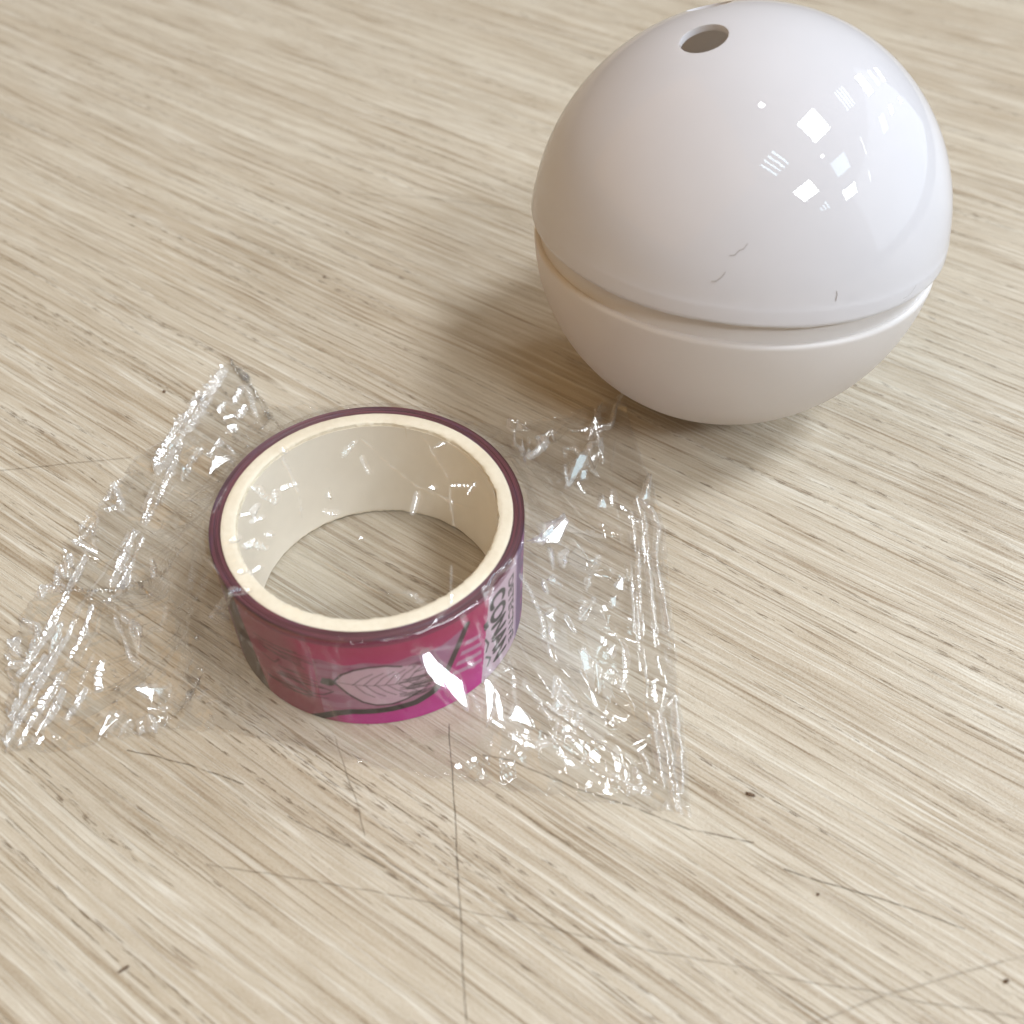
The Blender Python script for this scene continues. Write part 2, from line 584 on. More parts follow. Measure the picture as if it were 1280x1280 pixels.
bev.width = 0.22 * MM
bev.segments = 3
bev.limit_method = 'ANGLE'
bev.angle_limit = rad(50)
bpy.context.view_layer.update()
dg = bpy.context.evaluated_depsgraph_get()
new = bpy.data.meshes.new_from_object(cap.evaluated_get(dg))
cap.modifiers.clear()
cap.data = new
new.name = "upper_shell"
new.polygons.foreach_set("use_smooth", [True] * len(new.polygons))
new.set_sharp_from_angle(angle=rad(45))
bpy.data.objects.remove(cut)

SH = -1.35
RL = RB - 0.45
neck = RB - 1.3
low = [(neck, RIM + 2.0), (neck, SH + 0.25), (neck + 0.12, SH)]
a_s = -4.0
sh_r = RL * math.cos(rad(a_s))
for t in np.linspace(90, 0, 8):
    low.append((sh_r - 0.55 + 0.55 * math.cos(rad(t)), SH - 0.55 + 0.55 * math.sin(rad(t))))
low += arc_pts(RL, -5.0, -84, 60)
zb = RL * math.sin(rad(-84))
low += [(RL * math.cos(rad(-84)) * 0.5, zb - 0.05), (0.0, zb - 0.05)]
low += [(0.0, zb + 1.2)] + arc_pts(RL - 1.3, -83, -6, 40) + [(neck - 1.1, SH - 0.8), (neck - 1.1, RIM + 2.0)]
link_mesh("lower_shell", lathe("lower_shell", low, 224), satin, ball, sharp=rad(50))

# ------------------------------------------------------------------ lint and crumbs
lint_mat = plain("lint_grey", (0.42, 0.39, 0.385), 0.8)
crumb_mat = plain("crumb_brown", (0.12, 0.075, 0.045), 0.8, noise=(6.0, 0.35, 0.00005))


def tube(name, pts, r, mat, seg=6):
    pts = [Vector(p) for p in pts]
    V = np.zeros((len(pts), seg + 1, 3))
    for i, p in enumerate(pts):
        t = (pts[min(i + 1, len(pts) - 1)] - pts[max(i - 1, 0)]).normalized()
        a = t.orthogonal().normalized() if i == 0 else (prev - t * prev.dot(t)).normalized()
        prev = a
        b = t.cross(a)
        rr = r * (0.45 + 0.55 * math.sin(math.pi * (i + 0.5) / len(pts)))
        for j in range(seg + 1):
            q = p + (a * math.cos(2 * math.pi * j / seg) + b * math.sin(2 * math.pi * j / seg)) * rr
            V[i, j] = q
    return grid_mesh(name, V)


def on_ball(az, el, off=0.05):
    d = Vector((math.cos(rad(el)) * math.cos(rad(az)), math.cos(rad(el)) * math.sin(rad(az)), math.sin(rad(el))))
    return (BC + d * (RB + off)) * MM


def lint(pts, label):
    o = link_mesh("lint_fibre", tube("lint_fibre", pts, 0.05 * MM, lint_mat), lint_mat)
    o["label"] = label
    o["category"] = "lint"
    o["group"] = "lint fibres on the capsule ball"
    return o


lint([on_ball(-102.9, 25.0), on_ball(-101.6, 25.2), on_ball(-100.7, 26.4), on_ball(-99.6, 26.9), on_ball(-98.8, 28.2)],
     "upper curled grey lint fibre on the middle of the white dome")
lint([on_ball(-106.1, 18.5), on_ball(-105, 18.6), on_ball(-104.2, 19.3), on_ball(-103.6, 20), on_ball(-103.1, 21.1)],
     "lower bent grey lint fibre on the white dome, left of the others")
lint([on_ball(-74.3, 16.6), on_ball(-74.0, 15.6), on_ball(-74.25, 14.8), on_ball(-74.2, 14.1)],
     "short upright grey lint fibre low on the dome's right half, above the seam")
lint([on_ball(-52.0, 8.6), on_ball(-50.4, 8.4), on_ball(-48.6, 9.0), on_ball(-47.2, 10.2)],
     "curved grey lint fibre near the dome's right edge, just above the seam")

crumb_meshes = {}


def crumb(x, y, sx, sy, sz, rot, label, seed):
    bm = bmesh.new()
    bmesh.ops.create_icosphere(bm, subdivisions=2, radius=0.5)
    rnd = random.Random(seed)
    for v in bm.verts:
        v.co *= 0.75 + 0.45 * rnd.random()
        v.co = Vector((v.co.x * sx, v.co.y * sy, v.co.z * sz)) * MM * 0.78
    bmesh.ops.rotate(bm, verts=bm.verts, matrix=Matrix.Rotation(rot, 3, 'Z'))
    zmin = min(v.co.z for v in bm.verts)
    for v in bm.verts:
        v.co.z -= zmin
    me = bpy.data.meshes.new("crumb")
    bm.to_mesh(me)
    bm.free()
    o = link_mesh("crumb", me, crumb_mat)
    o.location = (x * MM, y * MM, 0.0)
    o["label"] = label
    o["category"] = "crumb"
    o["group"] = "crumbs scattered on the table"


crumb(26.0, 51.1, 1.35, 0.6, 0.35, rad(-20), "largest dark brown crumb on the table, below the right end of the film", 1)
crumb(-36.1, 32.1, 1.5, 0.38, 0.3, rad(38), "thin dark flake alone on the table in the lower left", 2)
crumb(-51.7, 113.8, 0.55, 0.8, 0.3, rad(30), "dark speck beside the top left corner of the film", 3)
crumb(47.7, 32.4, 0.75, 0.5, 0.3, 0.3, "small dark speck at the table's lower right corner", 4)
crumb(31.3, 40.4, 0.5, 0.35, 0.2, 0.8, "tiny speck on the long scratch, lower right", 5)
crumb(-31.9, 142.9, 0.6, 0.5, 0.25, 0.2, "tiny dark speck on the table left of the capsule, behind the film", 6)

# ------------------------------------------------------------------ tape roll
TC = Vector((-16.07, 76.32, 0.0))
RT, RCORE, RIN, HT, Z0 = 17.477, 16.23, 14.54, 16.12, 0.08
tape = empty("tape_roll", Vector((TC.x, TC.y, Z0)) * MM,
             "roll of magenta printed tape on a cream paper core, wrapped in clear film", "tape")

core_mat = NT("paper_core")
_g = core_mat.n('ShaderNodeNewGeometry')
_P = core_mat.scaled(_g.outputs['Position'], (1000, 1000, 1000))
_v = core_mat.noise(core_mat.scaled(_P, (1, 1, 0.25)), 1.3, 4, 0.65)
_v2 = core_mat.noise(_P, 0.16, 2, 0.5)
_c = core_mat.mix(core_mat.maprange(_v, 0.3, 0.7), rgb(0.74, 0.67, 0.535), rgb(0.80, 0.735, 0.61))
_c = core_mat.mix(core_mat.math('MULTIPLY', core_mat.maprange(_v2, 0.45, 0.65), 0.25), _c, rgb(0.62, 0.51, 0.36))
_b = core_mat.bsdf(Base_Color=_c, Roughness=0.7, Normal=core_mat.bump(_v, 0.5, 0.00010))
core_mat = core_mat.done(_b.outputs[0])

liner_mat = plain("core_liner_paper", (0.79, 0.735, 0.64), 0.34, 0.4, noise=(0.3, 0.02, 0.00004))


def core_jit(a, R, Z):
    n = vnoise(a * 15, a * 0 + 3, 5) * 0.05 + vnoise(a * 47, a * 0 + 9, 6) * 0.06 + vnoise(a * 9, a * 0, 4) * np.abs(vnoise(a * 33, a * 0, 7)) * 0.10
    inner = R < RIN + 0.45
    top = Z > HT - 0.6
    return R + np.where(inner & top, n, 0) + np.where(inner & (Z < 0.5), n * 0.8, 0), Z + np.where(top, 0.014 * vnoise(a * 30, R * 2, 8), 0)


zs = np.linspace(0, HT, 2)
core_prof = [(RCORE - 0.02, 0.15), (RCORE - 0.02, HT - 0.05), (RCORE - 0.12, HT), (RCORE - 0.5, HT + 0.02), (RIN + 0.6, HT + 0.02),
             (RIN + 0.25, HT - 0.0), (RIN + 0.06, HT - 0.12), (RIN + 0.02, HT - 0.5), (RIN + 0.02, 0.5), (RIN + 0.1, 0.1), (RIN + 0.4, 0.0), (RCORE - 0.3, 0.0)]
link_mesh("paper_core", lathe("paper_core", core_prof, 360, core_jit), core_mat, tape, sharp=rad(50))
lin = [(RIN - 0.0, 0.5), (RIN - 0.0, HT - 0.55), (RIN - 0.09, HT - 0.5), (RIN - 0.09, 0.55)]
link_mesh("core_liner", lathe("core_liner", lin, 240), liner_mat, tape, sharp=rad(40))
# wound tape: layered edge rings top and bottom
edge_prof = [(RCORE, 0.08), (RCORE, HT - 0.02)]
for i, r in enumerate(np.linspace(RCORE + 0.04, RT - 0.05, 13)):
    edge_prof.append((r, HT - 0.02 - (0.06 if i % 2 else 0.0) - 0.02 * (i % 3)))
edge_prof += [(RT - 0.02, HT - 0.14), (RT - 0.02, 0.1), (RT - 0.2, 0.0), (RCORE + 0.2, 0.0)]
link_mesh("wound_layers", lathe("wound_layers", edge_prof, 256), edge_material(), tape, sharp=rad(20))


# printed outer turn
def text_tris(body, font_scale=1.0):
    cu = bpy.data.curves.new("lettering", 'FONT')
    cu.body = body
    cu.resolution_u = 6
    o = bpy.data.objects.new("lettering", cu)
    C.objects.link(o)
    bpy.context.view_layer.update()
    ev = o.evaluated_get(bpy.context.evaluated_depsgraph_get())
    me = ev.to_mesh()
    me.calc_loop_triangles()
    P = np.array([v.co[:2] for v in me.vertices])
    T = np.array([t.vertices[:] for t in me.loop_triangles])
    ev.to_mesh_clear()
    bpy.data.objects.remove(o)
    P = P - P.min(0)
    return P / P.max(0), T


def build_print():
    ds = 0.085
    s_f = np.arange(-27.5, 27.5 + ds / 2, ds)
    s_b = np.linspace(27.5, 2 * math.pi * RT - 27.5, 60)[1:-1]
    S1 = np.concatenate([s_f, s_b])
    Z1 = np.linspace(0.06, HT - 0.1, 186)
    S, Z = np.meshgrid(S1, Z1, indexing='ij')
    col = np.zeros(S.shape + (3,))

    def paint(mask, c, a=1.0):
        m = (mask * a)[..., None] if mask.dtype != bool else (mask.astype(float) * a)[..., None]
        col[:] = col * (1 - m) + np.array(c) * m

    def poly(pts):
        x, y = S, Z
        ins = np.zeros(S.shape, bool)
        n = len(pts)
        for i in range(n):
            x1, y1 = pts[i]
            x2, y2 = pts[(i + 1) % n]
            c = ((y1 > y) != (y2 > y)) & (x < (x2 - x1) * (y - y1) / ((y2 - y1) or 1e-9) + x1)
            ins ^= c
        return ins

    def line(pts, w, soft=0.06):
        d, t = seg_dist(S, Z, pts)
        return np.clip((w - d) / soft + 0.5, 0, 1)

    MAG, MAG2, ROSE = (0.47, 0.006, 0.115), (0.62, 0.005, 0.31), (0.32, 0.065, 0.105)
    LIL, INK, PANEL, PURP = (0.72, 0.60, 0.60), (0.02, 0.01, 0.01), (0.72, 0.68, 0.66), (0.17, 0.10, 0.22)
    g = np.clip((Z - 1) / 13, 0, 1)[..., None]
    col[:] = np.array(MAG2) * (1 - g) + np.array(MAG) * g
    # far left: dark olive band, then dusky rose field
    paint(S < -14.2 + (14.1 - Z) * 0.14, (0.075, 0.042, 0.022))
    paint((S < -17.6) | (S > 60), (0.16, 0.06, 0.10))
    rose = sstep(-3.0, -6.5, S + (Z - 8) * 0.25) * (S > -14.2 + (14.1 - Z) * 0.14)
    paint(rose, ROSE)
    # soft pale lobe shape with ink veins (plain stand-in for the printed drawing)
    low = np.interp(S, [-9, -6.2, -1.2, 3.2, 5.9, 8.3, 9.1, 10.5], [-1.2, 0.1, 2.9, 3.1, 3.4, 4.4, 5.8, 9.5])
    field = (Z > low) & (Z < 12.0 + 0.25 * np.sin(S * 1.3)) & (S > -12.8) & (S < 9.4 + (Z - 6) * 0.45)
    paint(field & (S > -4.5), (0.40, 0.15, 0.24))
    paint(field & (S > -4.5) & (vnoise(S * 0.35, Z * 1.8, 3) > 0.05), (0.44, 0.24, 0.31))
    lobe = poly([(-2.6, 8.4), (-1.6, 9.9), (-0.2, 10.9), (1.4, 11.4), (3.2, 11.4), (4.8, 10.8), (6.3, 10.6), (7.4, 9.5), (7.1, 8.0), (7.7, 6.6),
                 (6.7, 5.3), (5.0, 4.4), (3.4, 3.9), (1.6, 4.0), (0.2, 4.7), (-1.2, 6.2)])
    paint(lobe, LIL)
    ol = [(-2.6, 8.4), (-1.6, 9.9), (-0.2, 10.9), (1.4, 11.4), (3.2, 11.4), (4.8, 10.8)]
    ol2 = [(-2.6, 8.4), (-1.2, 6.2), (0.2, 4.7), (1.6, 4.0), (3.4, 3.9), (5.0, 4.4), (6.7, 5.3)]
    paint(line(ol, 0.14), INK, 0.95)
    paint(line(ol2, 0.14), INK, 0.95)
    paint(line([(-2.4, 8.4), (0.5, 8.0), (3.5, 7.7), (6.6, 7.6)], 0.07), INK, 0.65)
    for a in range(6):
        x0 = -0.6 + a * 1.15
        paint(line([(x0, 8.0 - a * 0.07), (x0 + 1.1, 9.3), (x0 + 2.3, 10.1)], 0.075), INK, 0.7)
        paint(line([(x0 + 0.3, 7.9 - a * 0.07), (x0 + 1.2, 6.5), (x0 + 2.2, 5.6)], 0.075), INK, 0.7)
    rnd = random.Random(4)
    for a in range(26):        # loose ink strokes at the right tip
        y0 = 4.6 + rnd.random() * 6.8
        x0 = 4.2 + rnd.random() * 2.2
        paint(line([(x0, y0 + (8 - y0) * 0.15), (x0 + 1.5, y0), (x0 + 2.6 + rnd.random(), y0 - 0.5 + rnd.random() * 0.7)], 0.06 + 0.05 * rnd.random()), INK, 0.75)
    for a in range(30):        # strokes over the rose field
        y0 = 3.5 + rnd.random() * 8.5
        x0 = -12.5 + rnd.random() * 5
        L = 2 + rnd.random() * 4
        d = (rnd.random() - 0.5) * 1.6
        paint(line([(x0, y0), (x0 + L * 0.5, y0 + d * 0.2 + 0.2), (x0 + L, y0 + d)], 0.05 + 0.06 * rnd.random()), (0.06, 0.012, 0.02), 0.75)
    paint(line([(-7.5, 10.4), (-7.2, 11.2), (-6.4, 11.3), (-6.1, 10.5), (-6.8, 10.0), (-7.5, 10.4)], 0.16), (0.20, 0.05, 0.07), 0.7)
    paint(line([(-9.2, 6.9), (-8.0, 7.1), (-6.6, 6.3), (-5.4, 5.0), (-4.1, 5.3), (-2.9, 6.3)], 0.10), INK, 0.8)
    paint(line([(-11.5, 8.5), (-9.8, 8.2), (-8.9, 9.4)], 0.11), (0.08, 0.02, 0.03), 0.8)
    paint(poly([(-4.2, 7.6), (-3.0, 7.4), (-2.3, 8.0), (-2.7, 8.9), (-3.8, 8.8)]), (0.07, 0.075, 0.06))
    # thick dark border sweeping up to the right
    bw = 0.55
    d, t = seg_dist(S, Z - 0, [(-6.2, -0.4), (-3.0, 1.9), (-1.2, 2.6), (3.2, 2.9), (5.9, 3.2), (8.0, 4.2), (9.1, 5.6)])
    paint(np.clip((0.52 - d) / 0.08 + 0.5, 0, 1), INK)
    d, t = seg_dist(S, Z, [(9.2, 5.6), (10.9, 9.6), (12.6, 13.4)])
    paint(poly([(5.8, 11.8), (9.6, 8.2), (9.2, 5.6), (12.6, 13.4), (9.5, 12.2)]), (0.42, 0.20, 0.30))
    paint(np.clip((0.42 - d) / 0.08 + 0.5, 0, 1), (0.05, 0.025, 0.025))
    # pale stripes right of the border
    sl = 9.8 + (Z - 5.6) * 0.42
    reg = (S > sl + 0.5) & (S < 14.6 - (Z - 5) * 0.03)
    for z0 in (5.4, 7.0, 8.6, 10.2):
        zz = Z + (S - 10) * 0.28
        paint(reg & (np.abs(zz - z0 - 0.6) < 0.36), (0.56, 0.33, 0.42))
    # grey-lilac panel carrying the lettering
    pl = 14.9 + (Z - 5) * 0.10
    pan = (S > pl) & (S < 21.75)
    paint(pan, PANEL)
    paint((S > 21.75) & (S < 22.3), (0.46, 0.40, 0.48))
    paint((S >= 22.3) & (S < 27.0), PURP)
    paint((S >= 24.2) & (S < 26) & (np.sin(Z * 2.2 + S) > 0.2), (0.34, 0.10, 0.26))
    paint((S >= 27.0) & (S < 60), (0.30, 0.05, 0.16))
    paint((Z > 15.0) & (S > -14) & (S < 21), (0.20, 0.03, 0.08), 0.75)

    def put_text(body, s0, z0, length, height, slant, bold=0.0, ink=(0.045, 0.05, 0.045)):
        P, T = text_tris(body)
        tx, ty = P[:, 0] * length, P[:, 1] * height
        s = s0 + ty + slant * tx
        z = z0 - tx
        m = np.zeros(S.shape, bool)
        for a, b, c in T:
            q = np.array([(s[a], z[a]), (s[b], z[b]), (s[c], z[c])])
            (x0, y0), (x1, y1) = q.min(0) - bold, q.max(0) + bold
            i0, i1 = np.searchsorted(S1[:len(s_f)], [x0, x1])
            j0, j1 = np.searchsorted(Z1, [y0, y1])
            i1, j1 = i1 + 1, j1 + 1
            if i1 <= i0 or j1 <= j0:
                continue
            xs, ys = S[i0:i1, j0:j1], Z[i0:i1, j0:j1]
            for ox, oy in ((0, 0), (bold, 0), (-bold, 0), (0, bold), (0, -bold)):
                e = []
                for u in range(3):
                    p, r = q[u], q[(u + 1) % 3]
                    e.append((r[0] - p[0]) * (ys + oy - p[1]) - (r[1] - p[1]) * (xs + ox - p[0]))
                m[i0:i1, j0:j1] |= ((e[0] >= 0) & (e[1] >= 0) & (e[2] >= 0)) | ((e[0] <= 0) & (e[1] <= 0) & (e[2] <= 0))
        paint(m, ink)

    put_text("DETECTIVE", 19.75, 13.6, 12.2, 1.35, 0.02, 0.07)
    put_text("CONAN", 16.05, 14.2, 12.4, 2.75, 0.045, 0.17)
    # remains of the next line of characters, half hidden by the film's highlights
    paint(poly([(14.9, 10.9), (15.7, 11.1), (15.8, 9.7), (15.1, 9.6)]), (0.045, 0.05, 0.045))
    paint(line([(15.2, 7.9), (15.7, 6.6), (15.3, 5.4)], 0.16), (0.045, 0.05, 0.045))
    paint(line([(15.3, 4.4), (16.0, 3.4), (15.5, 2.4)], 0.18), (0.045, 0.05, 0.045))

    ph = S / RT - math.pi / 2
    Rr = RT + 0.02
    V = np.stack([Rr * np.cos(ph), Rr * np.sin(ph), Z], -1) * MM
    me = grid_mesh("printed_turn", V, closed_u=True)
    at = me.color_attributes.new("print", 'FLOAT_COLOR', 'POINT')
    rgba = np.ones(S.shape + (4,), np.float32)
    rgba[..., :3] = np.clip(col * np.array([0.68, 0.55, 0.68]), 0, 1)
    at.data.foreach_set("color", rgba.reshape(-1))
    return link_mesh("printed_turn", me, print_material(), tape)


build_print()

# ------------------------------------------------------------------ cellophane wrapper
# ==FILM BEGIN
LEFT = [(-43.5, 122.0), (-45.9, 111.1), (-48.6, 103.5), (-52.4, 99.5), (-54.2, 91.5), (-56.6, 83.5), (-57.6, 77.0), (-59.2, 72.2), (-58.9, 67.0), (-56.3, 61.1), (-54.9, 54.6)]
BOTTOM = [(-54.9, 54.6), (-50.0, 54.3), (-45.3, 55.6), (-38.8, 57.6), (-30.1, 57.4), (-24.5, 56.4), (-18.0, 54.6), (-6.4, 52.0), (5.6, 50.4), (13.2, 49.3), (19.2, 48.1)]
TOP = [(-43.5, 122.0), (-36.1, 111.1), (-28.2, 110.6), (-20.1, 110.3), (-9.5, 108.5), (-0.2, 107.0), (6.6, 109.6), (16.0, 114.2)]
RIGHT = [(16.0, 114.2), (17.6, 103.1), (19.2, 96.1), (20.1, 87.2), (19.7, 77.4), (19.6, 64.7), (19.6, 54.6), (19.2, 48.1)]


def resample(pts, n):
    p = np.array(pts, float)
    L = np.concatenate([[0], np.cumsum(np.hypot(*np.diff(p, axis=0).T))])
    t = np.linspace(0, L[-1], n)
    return np.stack([np.interp(t, L, p[:, 0]), np.interp(t, L, p[:, 1])], -1)


NS, NTT = 800, 560
FOLDS = [
    ([(-43.78,121.25,0.1),(-48.05,96.67,0.78),(-50.85,75.62,0.69),(-53.38,56.03,0.23)], 0.122, 0.5),
    ([(-42.97,119.24,0.16),(-45.99,99.25,0.52),(-48.4,78.3,1.34),(-50.99,63.48,0.79),(-51.84,55.6,0.31)], 0.111, 0.6),
    ([(-44.33,115.62,0.15),(-48.34,93.61,0.81),(-50.76,78.45,0.91),(-53.39,65.67,0.74),(-55.12,56.44,0.11)], 0.134, 0.7),
    ([(-44.16,110.08,0.41),(-45.47,93.25,1.32),(-47.41,80.57,1.68),(-49.1,69.64,1.56),(-51.54,58.9,0.47)], 0.1, 0.5),
    ([(-43.53,101.37,0.84),(-45.5,86.48,1.05),(-46.93,73.56,2.01),(-49.33,62.45,0.84),(-49.26,55.96,0.48)], 0.111, 0.45),
    ([(-39.74,59.04,1.16),(-34.18,60.4,3.25),(-27.0,59.23,8.0),(-24.45,59.0,10.48)], 0.178, 0.6),
    ([(-38.83,58.1,0.72),(-33.1,59.56,2.77),(-26.34,58.62,6.54)], 0.134, 0.4),
    ([(-45.23,71.64,3.0),(-39.62,69.59,6.66),(-33.05,66.37,12.7)], 0.178, 0.5),
    ([(-46.06,70.77,2.58),(-39.72,67.02,5.56),(-38.98,72.09,7.93),(-44.1,80.79,3.12)], 0.111, 0.4),
    ([(-34.43,72.65,14.55),(-33.15,75.76,16.36),(-32.1,80.74,16.36)], 0.111, 0.35),
    ([(-39.61,77.74,6.84),(-32.2,68.93,16.36),(-29.57,65.26,16.36)], 0.111, 0.35),
    ([(-43.45,121.72,0.1),(-37.73,111.36,0.97),(-28.4,86.06,16.36)], 0.134, 0.4),
    ([(-36.75,112.23,0.1),(-39.34,100.55,1.74),(-40.9,87.03,3.67)], 0.111, 0.35),
    ([(-0.59,107.36,0.1),(7.02,109.53,0.1),(15.92,114.43,0.1)], 0.134, 0.55),
    ([(15.92,114.43,0.1),(13.72,99.65,0.79),(13.83,87.91,0.84),(14.79,74.84,1.08)], 0.134, 0.45),
    ([(1.96,97.73,5.29),(6.15,89.91,4.63),(10.33,86.84,2.0)], 0.122, 0.4),
    ([(4.94,85.03,7.01),(9.51,80.32,3.45),(10.16,70.37,2.31)], 0.122, 0.4),
    ([(0.84,78.98,16.36),(6.28,93.78,3.55),(15.62,103.26,0.38)], 0.1, 0.35),
    ([(17.65,103.37,0.1),(17.42,88.38,0.41),(17.28,75.21,0.63),(18.39,61.99,0.27),(18.83,49.43,0.14)], 0.111, 0.55),
    ([(18.55,94.35,0.18),(18.28,80.53,0.32),(18.54,68.54,0.22),(18.85,57.01,0.13),(19.09,48.87,0.11)], 0.111, 0.6),
    ([(16.45,91.0,0.64),(15.85,75.04,0.87),(15.57,61.55,0.76),(17.04,49.31,0.21)], 0.111, 0.5),
    ([(15.34,88.14,0.62),(14.79,74.84,1.08),(15.07,64.76,0.89)], 0.1, 0.4),
    ([(19.58,90.12,0.1),(18.91,75.54,0.21),(19.22,63.14,0.13)], 0.111, 0.5),
    ([(1.33,70.73,15.07),(4.71,66.76,7.25),(5.58,61.01,4.73),(10.86,53.47,1.05)], 0.122, 0.4),
    ([(0.29,60.71,7.43),(4.69,58.47,4.01),(10.9,55.56,1.55),(15.87,51.32,0.7)], 0.122, 0.45),
    ([(-2.19,57.57,5.29),(2.16,55.85,2.37),(8.24,53.89,1.06),(15.01,50.79,0.59)], 0.111, 0.4),
    ([(7.59,67.6,4.48),(12.32,65.3,1.5),(14.74,59.62,0.68)], 0.111, 0.35),
    ([(2.8,67.78,10.37),(8.71,73.57,4.32),(13.69,73.45,1.33)], 0.1, 0.35),
    ([(-28.01,86.07,16.36),(-24.66,79.8,16.16),(-22.88,73.95,16.08)], 0.1, 0.22),
    ([(-19.32,89.0,16.33),(-11.07,80.22,16.06),(-3.61,76.51,16.31)], 0.1, 0.22),
    ([(-11.8,90.53,16.36),(-7.41,81.45,16.2),(-6.03,71.86,16.24)], 0.1, 0.25),
    ([(-20.53,69.37,16.11),(-14.03,65.13,16.26),(-8.19,64.69,16.35)], 0.1, 0.22),
    ([(-6.38,69.58,16.28),(-6.26,63.12,16.36),(-8.67,60.17,16.34)], 0.089, 0.22),
    ([(-27.95,62.99,16.05),(-24.91,59.06,10.07),(-26.48,58.23,5.08)], 0.1, 0.25),
    ([(-19.47,58.91,16.36),(-16.98,57.38,11.57),(-16.57,55.84,6.07)], 0.1, 0.22),
    ([(-14.29,58.35,15.24),(-7.99,59.65,14.0),(-3.14,61.88,12.5)], 0.1, 0.3),
    ([(-9.62,58.55,12.8),(-6.49,57.38,7.11),(-3.95,56.54,4.44)], 0.1, 0.3),
]  # FOLDS
